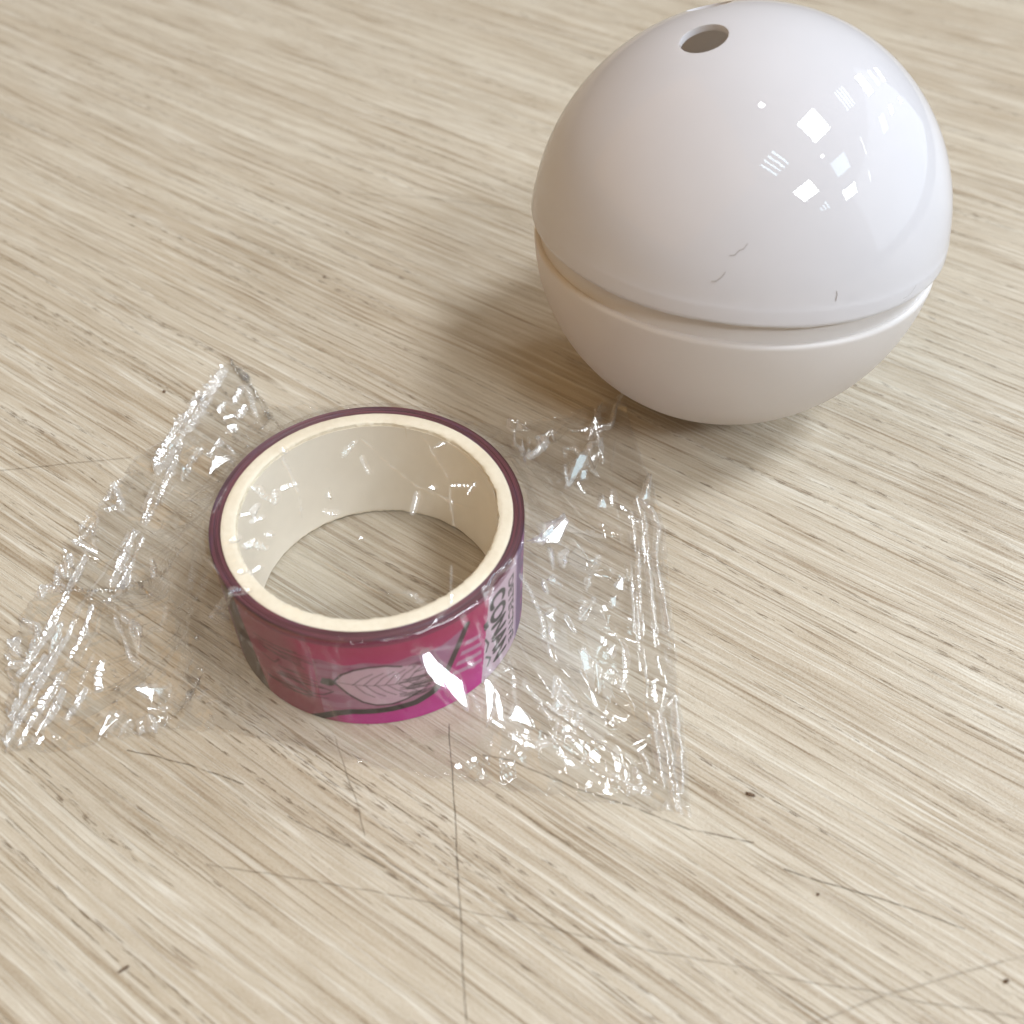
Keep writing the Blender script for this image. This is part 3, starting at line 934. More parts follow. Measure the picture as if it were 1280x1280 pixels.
FEATURES = [
    ([(-43.79,118.15,0.16),(-46.55,107.21,0.18),(-48.7,97.04,0.72)], 0.966, 0.47, (0.403,-0.403,0.822)),
    ([(-44.55,112.0,0.2),(-45.61,108.1,0.28),(-47.83,98.1,0.64)], 0.422, 1.12, (0.536,-0.236,0.811)),
    ([(-46.3,102.36,0.46),(-46.92,96.76,0.81),(-46.75,91.25,1.1)], 0.294, 0.45, (0.385,-0.349,0.854)),
    ([(-47.97,92.93,0.87),(-48.2,87.77,0.63)], 0.251, 0.53, (0.416,-0.361,0.835)),
    ([(-48.97,86.36,0.68),(-49.07,81.45,1.22),(-49.52,77.1,1.07)], 0.277, 0.45, (0.423,-0.336,0.841)),
    ([(-47.07,84.26,1.32),(-47.65,78.71,1.61),(-48.84,74.04,1.25)], 0.306, 0.65, (0.425,-0.3,0.854)),
    ([(-50.38,73.71,0.98),(-50.64,69.28,1.23),(-51.32,65.41,0.86)], 0.248, 0.63, (0.407,-0.298,0.863)),
    ([(-52.03,73.81,0.73),(-53.46,64.78,0.66),(-55.17,55.6,0.1)], 0.246, 1.16, (0.449,-0.248,0.859)),
    ([(-51.47,64.23,0.77),(-52.75,59.78,0.41),(-53.66,55.32,0.19)], 0.289, 1.76, (0.444,-0.263,0.857)),
    ([(-50.73,62.15,0.73),(-51.45,58.58,0.51),(-52.25,54.89,0.12)], 0.255, 2.85, (0.444,-0.228,0.866)),
    ([(-54.39,75.96,0.47),(-55.15,70.18,0.68),(-56.62,64.28,0.17)], 0.253, 0.88, (0.448,-0.295,0.844)),
    ([(-48.28,62.25,0.88),(-49.55,58.73,0.65)], 0.191, 2.76, (0.404,-0.269,0.874)),
    ([(-53.41,81.33,0.65),(-53.96,77.44,0.6),(-54.6,71.92,0.64)], 0.276, 0.62, (0.441,-0.317,0.84)),
    ([(-53.87,71.33,0.71),(-53.91,67.3,0.75)], 0.367, 1.23, (0.563,-0.124,0.817)),
    ([(-46.39,96.78,0.81),(-46.91,90.56,1.07),(-48.87,85.46,0.86)], 0.215, 0.56, (0.413,-0.363,0.835)),
    ([(-54.09,66.69,0.73),(-55.28,62.89,0.23),(-55.68,58.59,0.1)], 0.213, 1.95, (0.454,-0.24,0.858)),
    ([(-59.08,67.92,0.1),(-58.46,68.81,0.11),(-57.1,66.66,0.24)], 0.0, 0, (0.431,-0.285,0.856)),
    ([(-58.87,66.79,0.11),(-58.11,65.62,0.11),(-56.23,65.65,0.38)], 0.335, 0.45, (0.299,-0.469,0.831)),
    ([(-56.73,67.1,0.37),(-55.94,67.33,0.53),(-56.06,66.16,0.4)], 0.0, 0, (0.296,-0.45,0.843)),
    ([(-58.46,71.86,0.13),(-56.66,70.87,0.33),(-55.85,69.38,0.52),(-55.94,67.33,0.53)], 0.406, 0.45, (0.293,-0.481,0.826)),
    ([(-58.75,68.69,0.1),(-58.3,69.35,0.14),(-58.07,67.98,0.19)], 0.0, 0, (0.458,-0.287,0.841)),
    ([(-47.05,65.49,1.55),(-47.07,63.75,1.34),(-46.85,62.31,1.0)], 0.479, 1.21, (0.428,-0.252,0.868)),
    ([(-41.78,61.67,2.88),(-40.6,61.53,2.95),(-39.44,61.04,2.88),(-39.87,59.83,1.85),(-40.36,60.46,2.31),(-41.49,61.13,2.48)], 0.0, 0, (0.404,-0.28,0.871)),
    ([(-39.96,61.44,3.1),(-38.12,61.18,3.12),(-39.04,60.43,2.34)], 0.0, 0, (0.238,-0.468,0.851)),
    ([(-40.07,59.44,1.56),(-37.86,59.51,1.73)], 0.245, 0.47, (0.368,-0.545,0.754)),
    ([(-40.49,58.77,1.06),(-40.83,57.35,0.55),(-40.29,56.95,0.1)], 0.246, 1.34, (0.375,-0.265,0.888)),
    ([(-39.73,58.67,1.06),(-39.55,57.59,0.38),(-39.93,57.05,0.1)], 0.307, 5.0, (0.382,-0.5,0.777)),
    ([(-39.75,57.14,0.1),(-38.19,57.67,0.1)], 0.23, 0.65, (0.396,-0.264,0.88)),
    ([(-43.66,68.99,3.66),(-42.92,66.7,3.36)], 0.317, 0.45, (0.226,-0.469,0.854)),
    ([(-46.03,70.44,2.64),(-43.5,65.2,2.73),(-42.58,64.67,2.79)], 0.175, 0.45, (0.418,-0.267,0.868)),
    ([(-44.76,70.13,3.32),(-42.55,68.71,4.18),(-42.58,65.5,3.22)], 0.159, 0.45, (0.389,-0.273,0.88)),
    ([(-57.13,79.85,0.1),(-56.09,77.29,0.23),(-54.78,76.65,0.52)], 0.418, 0.45, (0.568,-0.149,0.81)),
    ([(-56.43,79.92,0.16),(-55.26,78.47,0.28),(-55.54,81.9,0.28)], 0.422, 0.48, (0.282,-0.51,0.813)),
    ([(-55.8,80.02,0.23),(-55.44,81.55,0.24),(-54.47,77.83,0.48)], 0.0, 0, (0.28,-0.51,0.814)),
    ([(-55.77,84.29,0.14),(-54.55,83.38,0.41),(-52.27,82.0,0.78)], 0.319, 0.45, (0.438,-0.335,0.834)),
    ([(-58.17,75.98,0.1),(-57.42,76.67,0.13)], 0.436, 2.01, (0.294,-0.476,0.829)),
    ([(-58.12,76.6,0.1),(-57.44,76.83,0.12),(-57.48,75.32,0.13)], 0.0, 0, (0.291,-0.498,0.817)),
    ([(-54.46,89.85,0.1),(-54.58,90.71,0.1),(-54.25,91.56,0.1)], 0.403, 0.55, (0.435,-0.355,0.828)),
    ([(-53.42,93.75,0.15),(-52.41,91.92,0.31),(-51.61,90.08,0.42)], 0.293, 0.45, (0.401,-0.361,0.842)),
    ([(-53.23,89.7,0.18),(-52.27,90.41,0.3)], 0.4, 0.76, (0.402,-0.356,0.844)),
    ([(-53.15,95.42,0.1),(-54.11,93.68,0.1),(-54.07,92.06,0.1)], 0.241, 0.8, (0.436,-0.333,0.836)),
    ([(-55.92,85.95,0.1),(-55.3,88.14,0.1)], 0.289, 0.76, (0.413,-0.345,0.843)),
    ([(-55.08,84.76,0.13),(-54.31,86.92,0.26),(-53.6,85.16,0.4)], 0.251, 0.45, (0.437,-0.341,0.832)),
    ([(-44.13,79.47,3.07),(-43.23,76.32,3.66)], 0.365, 0.45, (0.245,-0.517,0.82)),
    ([(-57.34,77.08,0.11),(-55.02,76.13,0.4)], 0.312, 0.45, (0.447,-0.314,0.838)),
    ([(-40.36,98.56,1.59),(-38.56,98.77,2.19),(-39.81,97.0,1.9),(-41.05,95.38,1.41)], 0.0, 0, (0.393,-0.358,0.847)),
    ([(-44.58,95.32,1.18),(-44.32,97.57,0.61),(-43.16,100.67,0.92)], 0.404, 1.64, (0.533,-0.197,0.823)),
    ([(-42.55,109.28,0.64),(-42.29,111.22,0.57)], 0.388, 0.45, (0.39,-0.414,0.823)),
    ([(-41.06,111.07,0.69),(-40.17,114.54,0.67)], 0.352, 0.5, (0.383,-0.421,0.822)),
    ([(-39.61,114.52,0.71),(-38.34,111.33,0.93),(-37.32,108.6,1.28)], 0.348, 0.45, (0.498,-0.231,0.836)),
    ([(-39.74,108.18,0.84),(-38.99,110.36,0.91)], 0.384, 0.62, (0.352,-0.415,0.839)),
    ([(-41.48,107.6,0.76),(-40.27,108.52,0.79)], 0.306, 1.96, (0.386,-0.41,0.826)),
    ([(-41.07,103.16,1.1),(-41.75,99.44,1.2)], 0.223, 0.48, (0.395,-0.365,0.843)),
    ([(-40.34,105.29,1.0),(-39.52,106.17,1.03)], 0.302, 5.0, (0.389,-0.377,0.841)),
    ([(-39.63,101.21,1.56),(-38.56,99.77,2.08)], 0.293, 0.45, (0.389,-0.367,0.845)),
    ([(-29.58,79.66,16.35),(-28.58,79.41,16.32)], 0.27, 0.58, (0.173,-0.559,0.811)),
    ([(-28.84,79.33,16.33),(-27.95,78.14,16.29),(-26.71,77.5,16.23),(-26.83,78.88,16.24)], 0.238, 0.59, (0.194,-0.555,0.809)),
    ([(-26.22,79.36,16.22),(-25.45,79.91,16.19),(-24.8,80.37,16.17)], 0.269, 4.04, (0.354,-0.384,0.853)),
    ([(-29.99,74.96,16.35),(-28.9,75.37,16.32),(-28.44,76.67,16.3)], 0.206, 5.0, (0.375,-0.338,0.863)),
    ([(-30.33,71.46,16.36),(-29.74,71.8,16.36)], 0.317, 1.85, (0.209,-0.534,0.819)),
    ([(-28.68,70.84,16.35),(-27.9,71.44,16.32),(-26.66,70.74,16.29)], 0.314, 0.81, (0.199,-0.533,0.822)),
    ([(-28.81,67.39,16.36),(-27.88,67.59,16.36)], 0.309, 0.6, (0.37,-0.341,0.864)),
    ([(-27.48,67.05,16.36),(-26.56,68.25,16.33)], 0.14, 2.67, (0.365,-0.343,0.866)),
    ([(-19.9,85.01,16.17),(-19.39,86.15,16.21),(-18.83,87.14,16.25)], 0.337, 5.0, (0.445,-0.217,0.869)),
    ([(-17.7,84.8,16.13),(-16.63,82.24,16.06)], 0.136, 0.45, (0.319,-0.401,0.859)),
    ([(-20.96,78.58,16.06),(-20.86,79.73,16.06),(-20.52,78.42,16.06)], 0.0, 0, (0.335,-0.385,0.86)),
    ([(-9.91,86.12,16.27),(-8.68,87.5,16.34),(-7.75,87.57,16.35),(-9.07,86.44,16.3)], 0.0, 0, (0.284,-0.417,0.863)),
    ([(-10.69,79.39,16.06),(-11.17,76.21,16.06)], 0.145, 0.51, (0.292,-0.389,0.874)),
    ([(-9.54,80.2,16.09),(-8.73,80.34,16.12)], 0.176, 0.72, (0.285,-0.397,0.872)),
    ([(-6.9,80.57,16.2),(-4.18,80.52,16.31)], 0.191, 0.56, (0.269,-0.401,0.876)),
    ([(-5.12,79.32,16.26),(-4.31,81.13,16.31)], 0.19, 0.66, (0.261,-0.43,0.864)),
    ([(-10.72,65.2,16.3),(-9.1,63.89,16.35)], 0.215, 0.45, (0.258,-0.344,0.903)),
    ([(-9.96,63.57,16.35),(-8.99,64.27,16.35)], 0.201, 3.68, (0.289,-0.312,0.905)),
    ([(-21.17,76.32,16.06),(-19.63,76.05,16.06)], 0.189, 0.45, (0.334,-0.377,0.864)),
    ([(-27.12,85.78,16.36),(-26.72,85.23,16.35)], 0.309, 0.45, (0.359,-0.399,0.844)),
    ([(-26.79,72.74,16.26),(-26.26,72.79,16.23)], 0.259, 0.61, (0.361,-0.361,0.86)),
    ([(-16.58,72.54,16.06),(-16.16,72.2,16.06)], 0.212, 0.45, (0.317,-0.367,0.875)),
    ([(-28.62,74.21,16.32),(-27.51,75.01,16.27)], 0.219, 5.0, (0.362,-0.395,0.844)),
    ([(-31.88,64.81,12.0),(-30.7,64.6,13.72),(-28.98,64.49,16.36)], 0.367, 0.45, (0.213,-0.507,0.836)),
    ([(-29.05,64.75,16.36),(-27.23,64.96,16.36)], 0.415, 1.16, (0.205,-0.514,0.833)),
    ([(0.08,69.43,16.36),(-0.77,68.34,16.36),(-1.74,67.42,16.36)], 0.219, 1.52, (0.371,-0.175,0.912)),
    ([(-1.78,67.62,16.36),(-2.42,65.8,16.36),(-2.61,64.24,15.65)], 0.351, 2.13, (0.378,-0.186,0.907)),
    ([(-20.96,59.14,15.9),(-20.44,58.6,14.21),(-20.06,58.27,13.1)], 0.214, 0.45, (0.282,-0.584,0.761)),
    ([(-20.06,58.27,13.1),(-20.02,57.81,11.13),(-20.18,57.46,9.43)], 0.164, 0.45, (0.307,-0.553,0.774)),
    ([(-17.51,58.3,15.03),(-17.66,57.96,13.59),(-17.64,57.51,11.77)], 0.214, 0.45, (0.297,-0.56,0.773)),
    ([(-17.51,58.3,15.03),(-16.89,58.97,16.36)], 0.132, 0.45, (0.29,-0.585,0.758)),
    ([(-12.35,57.83,12.83),(-11.23,57.8,12.02),(-11.51,57.52,11.42),(-12.34,57.6,12.14)], 0.0, 0, (0.271,-0.561,0.782)),
    ([(-9.97,59.01,14.47),(-8.82,59.42,14.4)], 0.159, 5.0, (0.26,-0.573,0.778)),
    ([(-8.98,59.08,13.58),(-8.0,59.55,13.75),(-7.07,59.2,11.65),(-7.54,58.1,9.63),(-8.63,58.45,11.5)], 0.0, 0, (0.253,-0.567,0.784)),
    ([(-7.07,59.2,11.65),(-4.83,58.96,9.1),(-4.34,57.53,6.15),(-5.57,57.81,7.23),(-7.54,58.1,9.63)], 0.0, 0, (0.236,-0.578,0.782)),
    ([(-5.08,62.19,15.98),(-4.46,62.46,15.5),(-4.78,61.92,14.92)], 0.0, 0, (0.376,-0.45,0.81)),
    ([(-4.47,60.23,11.17),(-3.78,60.48,10.91),(-3.62,60.17,10.2),(-4.31,59.91,10.39)], 0.0, 0, (0.364,-0.454,0.813)),
    ([(-3.46,62.67,14.31),(-2.7,61.82,11.81),(-2.1,61.07,9.98)], 0.245, 0.49, (0.43,-0.51,0.745)),
    ([(-2.49,63.42,14.1),(-1.45,62.34,11.09),(-0.34,61.0,8.21)], 0.178, 0.53, (0.399,-0.517,0.757)),
    ([(-2.23,60.47,9.29),(-1.24,60.45,8.3),(-0.29,61.1,8.31)], 0.25, 1.8, (0.419,-0.485,0.768)),
    ([(-3.14,60.07,9.56),(-2.13,60.87,9.74)], 0.193, 2.06, (0.396,-0.524,0.754)),
    ([(-3.77,58.37,7.32),(-3.07,57.3,5.28)], 0.307, 0.6, (0.42,-0.485,0.767)),
    ([(-2.48,59.85,8.56),(-1.45,59.81,7.72),(-1.75,57.89,5.56),(-2.54,56.49,4.0)], 0.0, 0, (0.225,-0.558,0.798)),
    ([(-1.53,59.65,7.59),(-0.76,59.08,6.39),(-0.37,56.66,3.57),(-1.22,56.66,3.81)], 0.0, 0, (0.41,-0.486,0.772)),
    ([(-1.9,57.03,4.46),(-0.47,56.69,3.64)], 0.282, 2.08, (0.221,-0.549,0.806)),
    ([(0.85,58.85,5.14),(1.64,58.36,4.32),(3.03,57.0,2.82),(1.38,57.16,3.49),(-0.02,57.45,4.26)], 0.0, 0, (0.21,-0.553,0.806)),
    ([(0.08,61.72,9.03),(0.57,60.37,6.87),(0.85,58.85,5.14)], 0.182, 0.77, (0.207,-0.584,0.785)),
    ([(1.63,60.49,6.93),(3.51,59.06,4.85),(4.75,58.06,3.69)], 0.184, 5.0, (0.385,-0.512,0.768)),
    ([(-1.38,60.27,8.22),(0.28,61.27,8.23)], 0.167, 1.82, (0.218,-0.57,0.792)),
    ([(-0.92,107.43,0.1),(0.84,107.04,0.1),(2.65,106.48,0.59),(0.04,106.07,0.26)], 0.0, 0, (0.071,-0.595,0.8)),
    ([(0.09,103.25,1.12),(1.95,95.36,6.04),(3.75,99.04,3.94),(5.75,105.25,0.61)], 0.229, 2.23, (0.339,-0.557,0.758)),
    ([(2.2,104.07,0.87),(2.1,96.73,5.63)], 0.263, 0.45, (0.331,-0.537,0.776)),
    ([(4.66,105.09,0.71),(5.97,105.87,0.61)], 0.365, 0.8, (0.226,-0.648,0.727)),
    ([(10.57,104.35,0.98),(11.41,106.9,0.89),(12.99,111.87,0.21)], 0.37, 0.45, (0.167,-0.689,0.705)),
    ([(11.0,106.43,0.94),(12.82,107.33,0.74),(12.05,105.65,0.77)], 0.0, 0, (0.002,-0.616,0.788)),
    ([(8.19,104.93,1.44),(10.63,106.08,1.0),(14.03,107.68,0.52),(14.96,112.21,0.25)], 0.24, 0.45, (0.143,-0.692,0.708)),
    ([(10.02,102.56,0.99),(12.66,103.39,0.53),(11.3,99.02,1.07)], 0.0, 0, (0.368,-0.609,0.703)),
    ([(7.06,101.32,2.09),(8.45,101.67,1.47),(10.14,99.15,1.2),(11.66,96.68,1.16)], 0.265, 0.45, (0.334,-0.554,0.762)),
    ([(7.41,94.81,2.73),(8.5,98.49,1.52),(10.09,100.54,0.92),(10.24,99.41,1.14),(8.14,94.79,2.43)], 0.0, 0, (0.325,-0.531,0.783)),
    ([(9.13,97.17,1.7),(10.12,97.54,1.42),(10.11,96.07,1.58),(9.19,95.73,1.9)], 0.0, 0, (0.322,-0.529,0.785)),
    ([(7.01,100.97,2.1),(7.17,97.5,2.03),(7.25,93.57,3.02)], 0.209, 0.45, (0.338,-0.509,0.792)),
    ([(8.7,94.76,2.17),(9.54,92.81,2.08)], 0.274, 0.45, (0.203,-0.438,0.876)),
    ([(11.88,105.93,0.81),(12.53,100.38,0.84)], 0.217, 0.45, (0.147,-0.669,0.729)),
    ([(11.29,90.75,1.59),(11.97,92.87,1.32),(12.63,91.33,1.19)], 0.0, 0, (0.312,-0.517,0.797)),
    ([(13.39,94.61,0.97),(13.17,91.38,1.07)], 0.241, 0.45, (0.191,-0.404,0.895)),
    ([(14.42,91.73,0.86),(15.17,91.1,0.76)], 0.342, 0.65, (0.153,-0.398,0.905)),
    ([(17.4,93.21,0.43),(18.26,97.13,0.17),(18.74,96.64,0.13),(18.15,92.93,0.26)], 0.0, 0, (0.309,-0.526,0.792)),
    ([(16.69,93.3,0.58),(17.98,92.12,0.32),(18.81,90.91,0.18),(19.13,88.45,0.13),(18.45,84.49,0.35)], 0.307, 0.5, (0.173,-0.364,0.915)),
    ([(17.21,89.99,0.5),(17.33,87.23,0.46)], 0.406, 0.47, (0.173,-0.391,0.904)),
    ([(15.49,89.86,0.71),(16.66,89.52,0.58)], 0.34, 0.99, (0.179,-0.395,0.901)),
    ([(16.7,93.19,0.58),(16.99,91.02,0.56)], 0.241, 0.45, (0.146,-0.399,0.905)),
    ([(3.67,76.57,11.7),(4.09,80.31,10.27),(4.47,78.53,9.66)], 0.0, 0, (0.339,-0.498,0.798)),
    ([(4.69,78.88,9.32),(5.26,84.09,6.61),(6.2,80.11,7.04)], 0.0, 0, (0.385,-0.57,0.726)),
    ([(2.49,74.43,14.13),(3.41,76.28,12.28),(3.47,75.63,12.14)], 0.0, 0, (0.342,-0.494,0.799)),
    ([(4.63,76.46,9.88),(4.88,74.15,9.3)], 0.297, 2.63, (0.508,-0.22,0.833)),
    ([(6.46,76.88,6.91),(6.41,78.58,6.32),(7.04,79.85,5.94)], 0.34, 0.47, (0.501,-0.242,0.831)),
    ([(4.31,72.42,9.52),(4.88,73.41,9.04),(5.6,72.89,7.68)], 0.0, 0, (0.504,-0.208,0.838)),
    ([(3.62,71.38,10.52),(3.95,70.5,9.68)], 0.174, 4.75, (0.399,-0.528,0.75)),
    ([(10.79,81.45,2.6),(9.42,76.67,3.69),(8.1,71.93,4.19)], 0.218, 0.96, (0.496,-0.215,0.841)),
    ([(7.86,70.93,4.16),(10.14,74.86,3.23),(10.03,74.08,3.26),(8.38,70.71,3.69)], 0.0, 0, (0.485,-0.194,0.853)),
    ([(12.76,77.81,1.45),(13.9,79.73,0.96),(14.09,77.6,1.08)], 0.0, 0, (0.184,-0.363,0.914)),
    ([(12.06,75.64,2.01),(12.87,76.24,1.62),(12.94,74.66,1.64),(12.18,74.21,1.95)], 0.0, 0, (0.473,-0.2,0.858)),
    ([(1.06,69.06,14.39),(2.23,68.58,11.79),(3.42,67.45,9.26),(3.6,65.57,7.87)], 0.198, 0.71, (0.387,-0.552,0.738)),
    ([(3.96,67.99,8.71),(4.84,69.4,7.93),(4.65,67.94,7.74)], 0.0, 0, (0.388,-0.533,0.752)),
    ([(4.33,67.3,7.93),(4.69,66.13,6.99)], 0.289, 5.0, (0.387,-0.526,0.757)),
    ([(4.38,65.42,6.91),(4.8,64.13,5.68)], 0.259, 3.14, (0.387,-0.517,0.763)),
    ([(6.22,69.52,6.17),(7.22,68.44,4.92)], 0.192, 5.0, (0.391,-0.528,0.753)),
    ([(7.71,66.24,4.15),(8.5,66.97,3.64),(9.55,64.8,2.66),(8.7,64.27,3.03)], 0.0, 0, (0.317,-0.443,0.838)),
    ([(8.5,66.97,3.64),(9.96,65.79,2.53),(10.23,62.63,1.92)], 0.238, 5.0, (0.485,-0.168,0.858)),
    ([(8.12,64.14,3.32),(9.15,62.46,2.24),(10.0,60.74,1.42)], 0.191, 3.15, (0.225,-0.312,0.923)),
    ([(4.88,61.68,5.44),(5.59,60.91,4.72),(7.31,60.27,3.27)], 0.258, 1.47, (0.496,-0.135,0.858)),
    ([(4.64,58.88,4.37),(5.36,59.9,4.85),(6.21,59.32,4.12),(5.18,58.45,3.89)], 0.0, 0, (0.33,-0.42,0.845)),
    ([(6.01,58.41,3.84),(6.71,59.16,3.73),(6.54,57.93,3.39)], 0.0, 0, (0.187,-0.557,0.809)),
    ([(7.81,59.31,2.96),(7.61,57.81,3.07),(7.37,56.98,2.59)], 0.215, 0.93, (0.32,-0.414,0.852)),
    ([(4.98,61.65,5.34),(4.72,59.84,5.38)], 0.185, 2.06, (0.492,-0.149,0.857)),
    ([(0.43,55.99,2.72),(1.7,55.52,2.23),(2.88,55.38,1.98),(4.51,55.98,1.96)], 0.37, 4.05, (0.199,-0.561,0.803)),
    ([(4.99,55.99,1.94),(6.13,56.32,2.33),(7.33,56.56,2.33)], 0.2, 1.07, (0.189,-0.547,0.815)),
    ([(5.28,55.96,1.89),(6.3,54.81,1.36),(7.69,53.63,0.99),(6.49,53.61,1.01),(5.57,54.79,1.37)], 0.0, 0, (0.207,-0.278,0.938)),
    ([(8.02,55.89,1.95),(8.57,54.56,1.42),(8.16,53.98,1.09)], 0.2, 3.56, (0.036,-0.459,0.888)),
    ([(5.48,57.82,3.36),(5.09,56.19,2.03)], 0.171, 1.62, (0.193,-0.55,0.813)),
    ([(8.77,53.47,0.96),(9.92,52.71,0.84),(11.34,52.11,0.82)], 0.185, 0.79, (0.19,-0.27,0.944)),
    ([(11.43,52.55,0.87),(13.31,51.29,0.69),(15.11,50.93,0.65)], 0.228, 0.91, (0.174,-0.266,0.948)),
    ([(10.55,53.67,1.1),(10.92,51.37,0.55)], 0.171, 2.79, (0.186,-0.269,0.945)),
    ([(12.57,53.48,1.1),(12.74,50.87,0.61)], 0.171, 2.0, (0.177,-0.268,0.947)),
    ([(13.88,53.6,0.9),(14.19,52.13,0.84)], 0.201, 0.73, (0.172,-0.271,0.947)),
    ([(8.62,51.31,0.52),(9.04,51.71,0.64)], 0.284, 1.28, (0.195,-0.265,0.945)),
    ([(16.19,83.99,0.78),(15.84,76.31,0.84),(15.3,68.75,0.69)], 0.271, 0.54, (0.143,-0.353,0.924)),
    ([(15.17,80.02,0.75),(15.01,71.43,0.82)], 0.19, 0.55, (0.176,-0.353,0.919)),
    ([(17.43,84.46,0.58),(17.47,76.47,0.56),(17.23,69.89,0.46)], 0.24, 0.54, (0.168,-0.357,0.919)),
    ([(18.22,83.77,0.45),(18.71,77.97,0.22),(19.03,72.37,0.19)], 0.194, 0.53, (0.163,-0.36,0.919)),
    ([(16.08,60.06,0.66),(16.48,54.28,0.55),(16.94,49.21,0.17)], 0.174, 0.92, (0.163,-0.245,0.956)),
    ([(16.85,60.31,0.6),(17.35,54.84,0.38),(17.79,49.21,0.24)], 0.175, 0.74, (0.186,-0.28,0.942)),
    ([(17.46,59.91,0.47),(17.9,54.0,0.28),(18.23,48.75,0.14)], 0.16, 0.88, (0.157,-0.243,0.957)),
    ([(18.92,63.04,0.17),(18.75,56.91,0.14),(18.61,51.27,0.17)], 0.206, 1.9, (0.269,-0.111,0.957)),
    ([(16.84,64.93,0.63),(16.72,61.93,0.66)], 0.331, 0.61, (0.164,-0.311,0.936)),
    ([(12.69,70.64,1.1),(13.54,68.74,1.03),(13.54,65.8,1.16),(12.79,63.32,1.28)], 0.243, 0.55, (0.181,-0.325,0.928)),
    ([(11.5,68.2,1.82),(12.35,69.22,1.35),(12.03,67.21,1.61)], 0.0, 0, (0.186,-0.33,0.925)),
    ([(15.9,90.88,0.69),(16.0,83.91,0.8)], 0.235, 0.49, (0.15,-0.355,0.923)),
    ([(17.35,91.13,0.48),(16.96,82.72,0.71)], 0.235, 0.51, (0.176,-0.356,0.918)),
    ([(14.73,55.62,0.69),(15.35,53.64,0.71)], 0.202, 0.59, (0.168,-0.278,0.946)),
    ([(18.1,61.87,0.34),(18.92,62.92,0.17)], 0.241, 0.82, (0.158,-0.275,0.948)),
]  # FEATURES


def coons():
    s = np.linspace(0, 1, NS)
    t = np.linspace(0, 1, NTT)
    Lc, Rc, Tc, Bc = resample(LEFT, NTT), resample(RIGHT, NTT), resample(TOP, NS), resample(BOTTOM, NS)
    # crinkled free edges
    k = np.arange(NTT)
    Lc[:, 0] += 0.55 * vnoise(k * 0.11, k * 0 + 1, 11) + 0.25 * vnoise(k * 0.31, k * 0, 12)
    Rc[:, 0] += 0.16 * vnoise(k * 0.09, k * 0 + 1, 13)
    j = np.arange(NS)
    Bc[1:-1, 1] += 0.35 * vnoise(j[1:-1] * 0.08, j[1:-1] * 0 + 1, 14)
    Tc[1:-1, 1] += 0.4 * vnoise(j[1:-1] * 0.05, j[1:-1] * 0 + 1, 15)
    Tc[0], Tc[-1], Bc[0], Bc[-1] = Lc[0], Rc[0], Lc[-1], Rc[-1]
    S, T = s[:, None, None], t[None, :, None]
    P = (1 - S) * Lc[None] + S * Rc[None] + (1 - T) * Tc[:, None] + T * Bc[:, None] \
        - ((1 - S) * (1 - T) * Lc[0] + S * (1 - T) * Rc[0] + (1 - S) * T * Lc[-1] + S * T * Rc[-1])
    outline = np.vstack([Lc, Bc, Rc[::-1], Tc[::-1]])
    return P, outline


FP, OUTL = coons()


def outline_radius(outline):
    d = outline - np.array([TC.x, TC.y])
    a, r = np.arctan2(d[:, 1], d[:, 0]), np.hypot(d[:, 0], d[:, 1])
    o = np.argsort(a)
    a, r = a[o], r[o]
    aa = np.concatenate([a - 2 * math.pi, a, a + 2 * math.pi])
    rr = np.concatenate([r, r, r])
    return lambda q: np.interp(q, aa, rr)


DR = outline_radius(OUTL)
R0 = RT + 0.28
ZTOP = Z0 + HT + 0.16


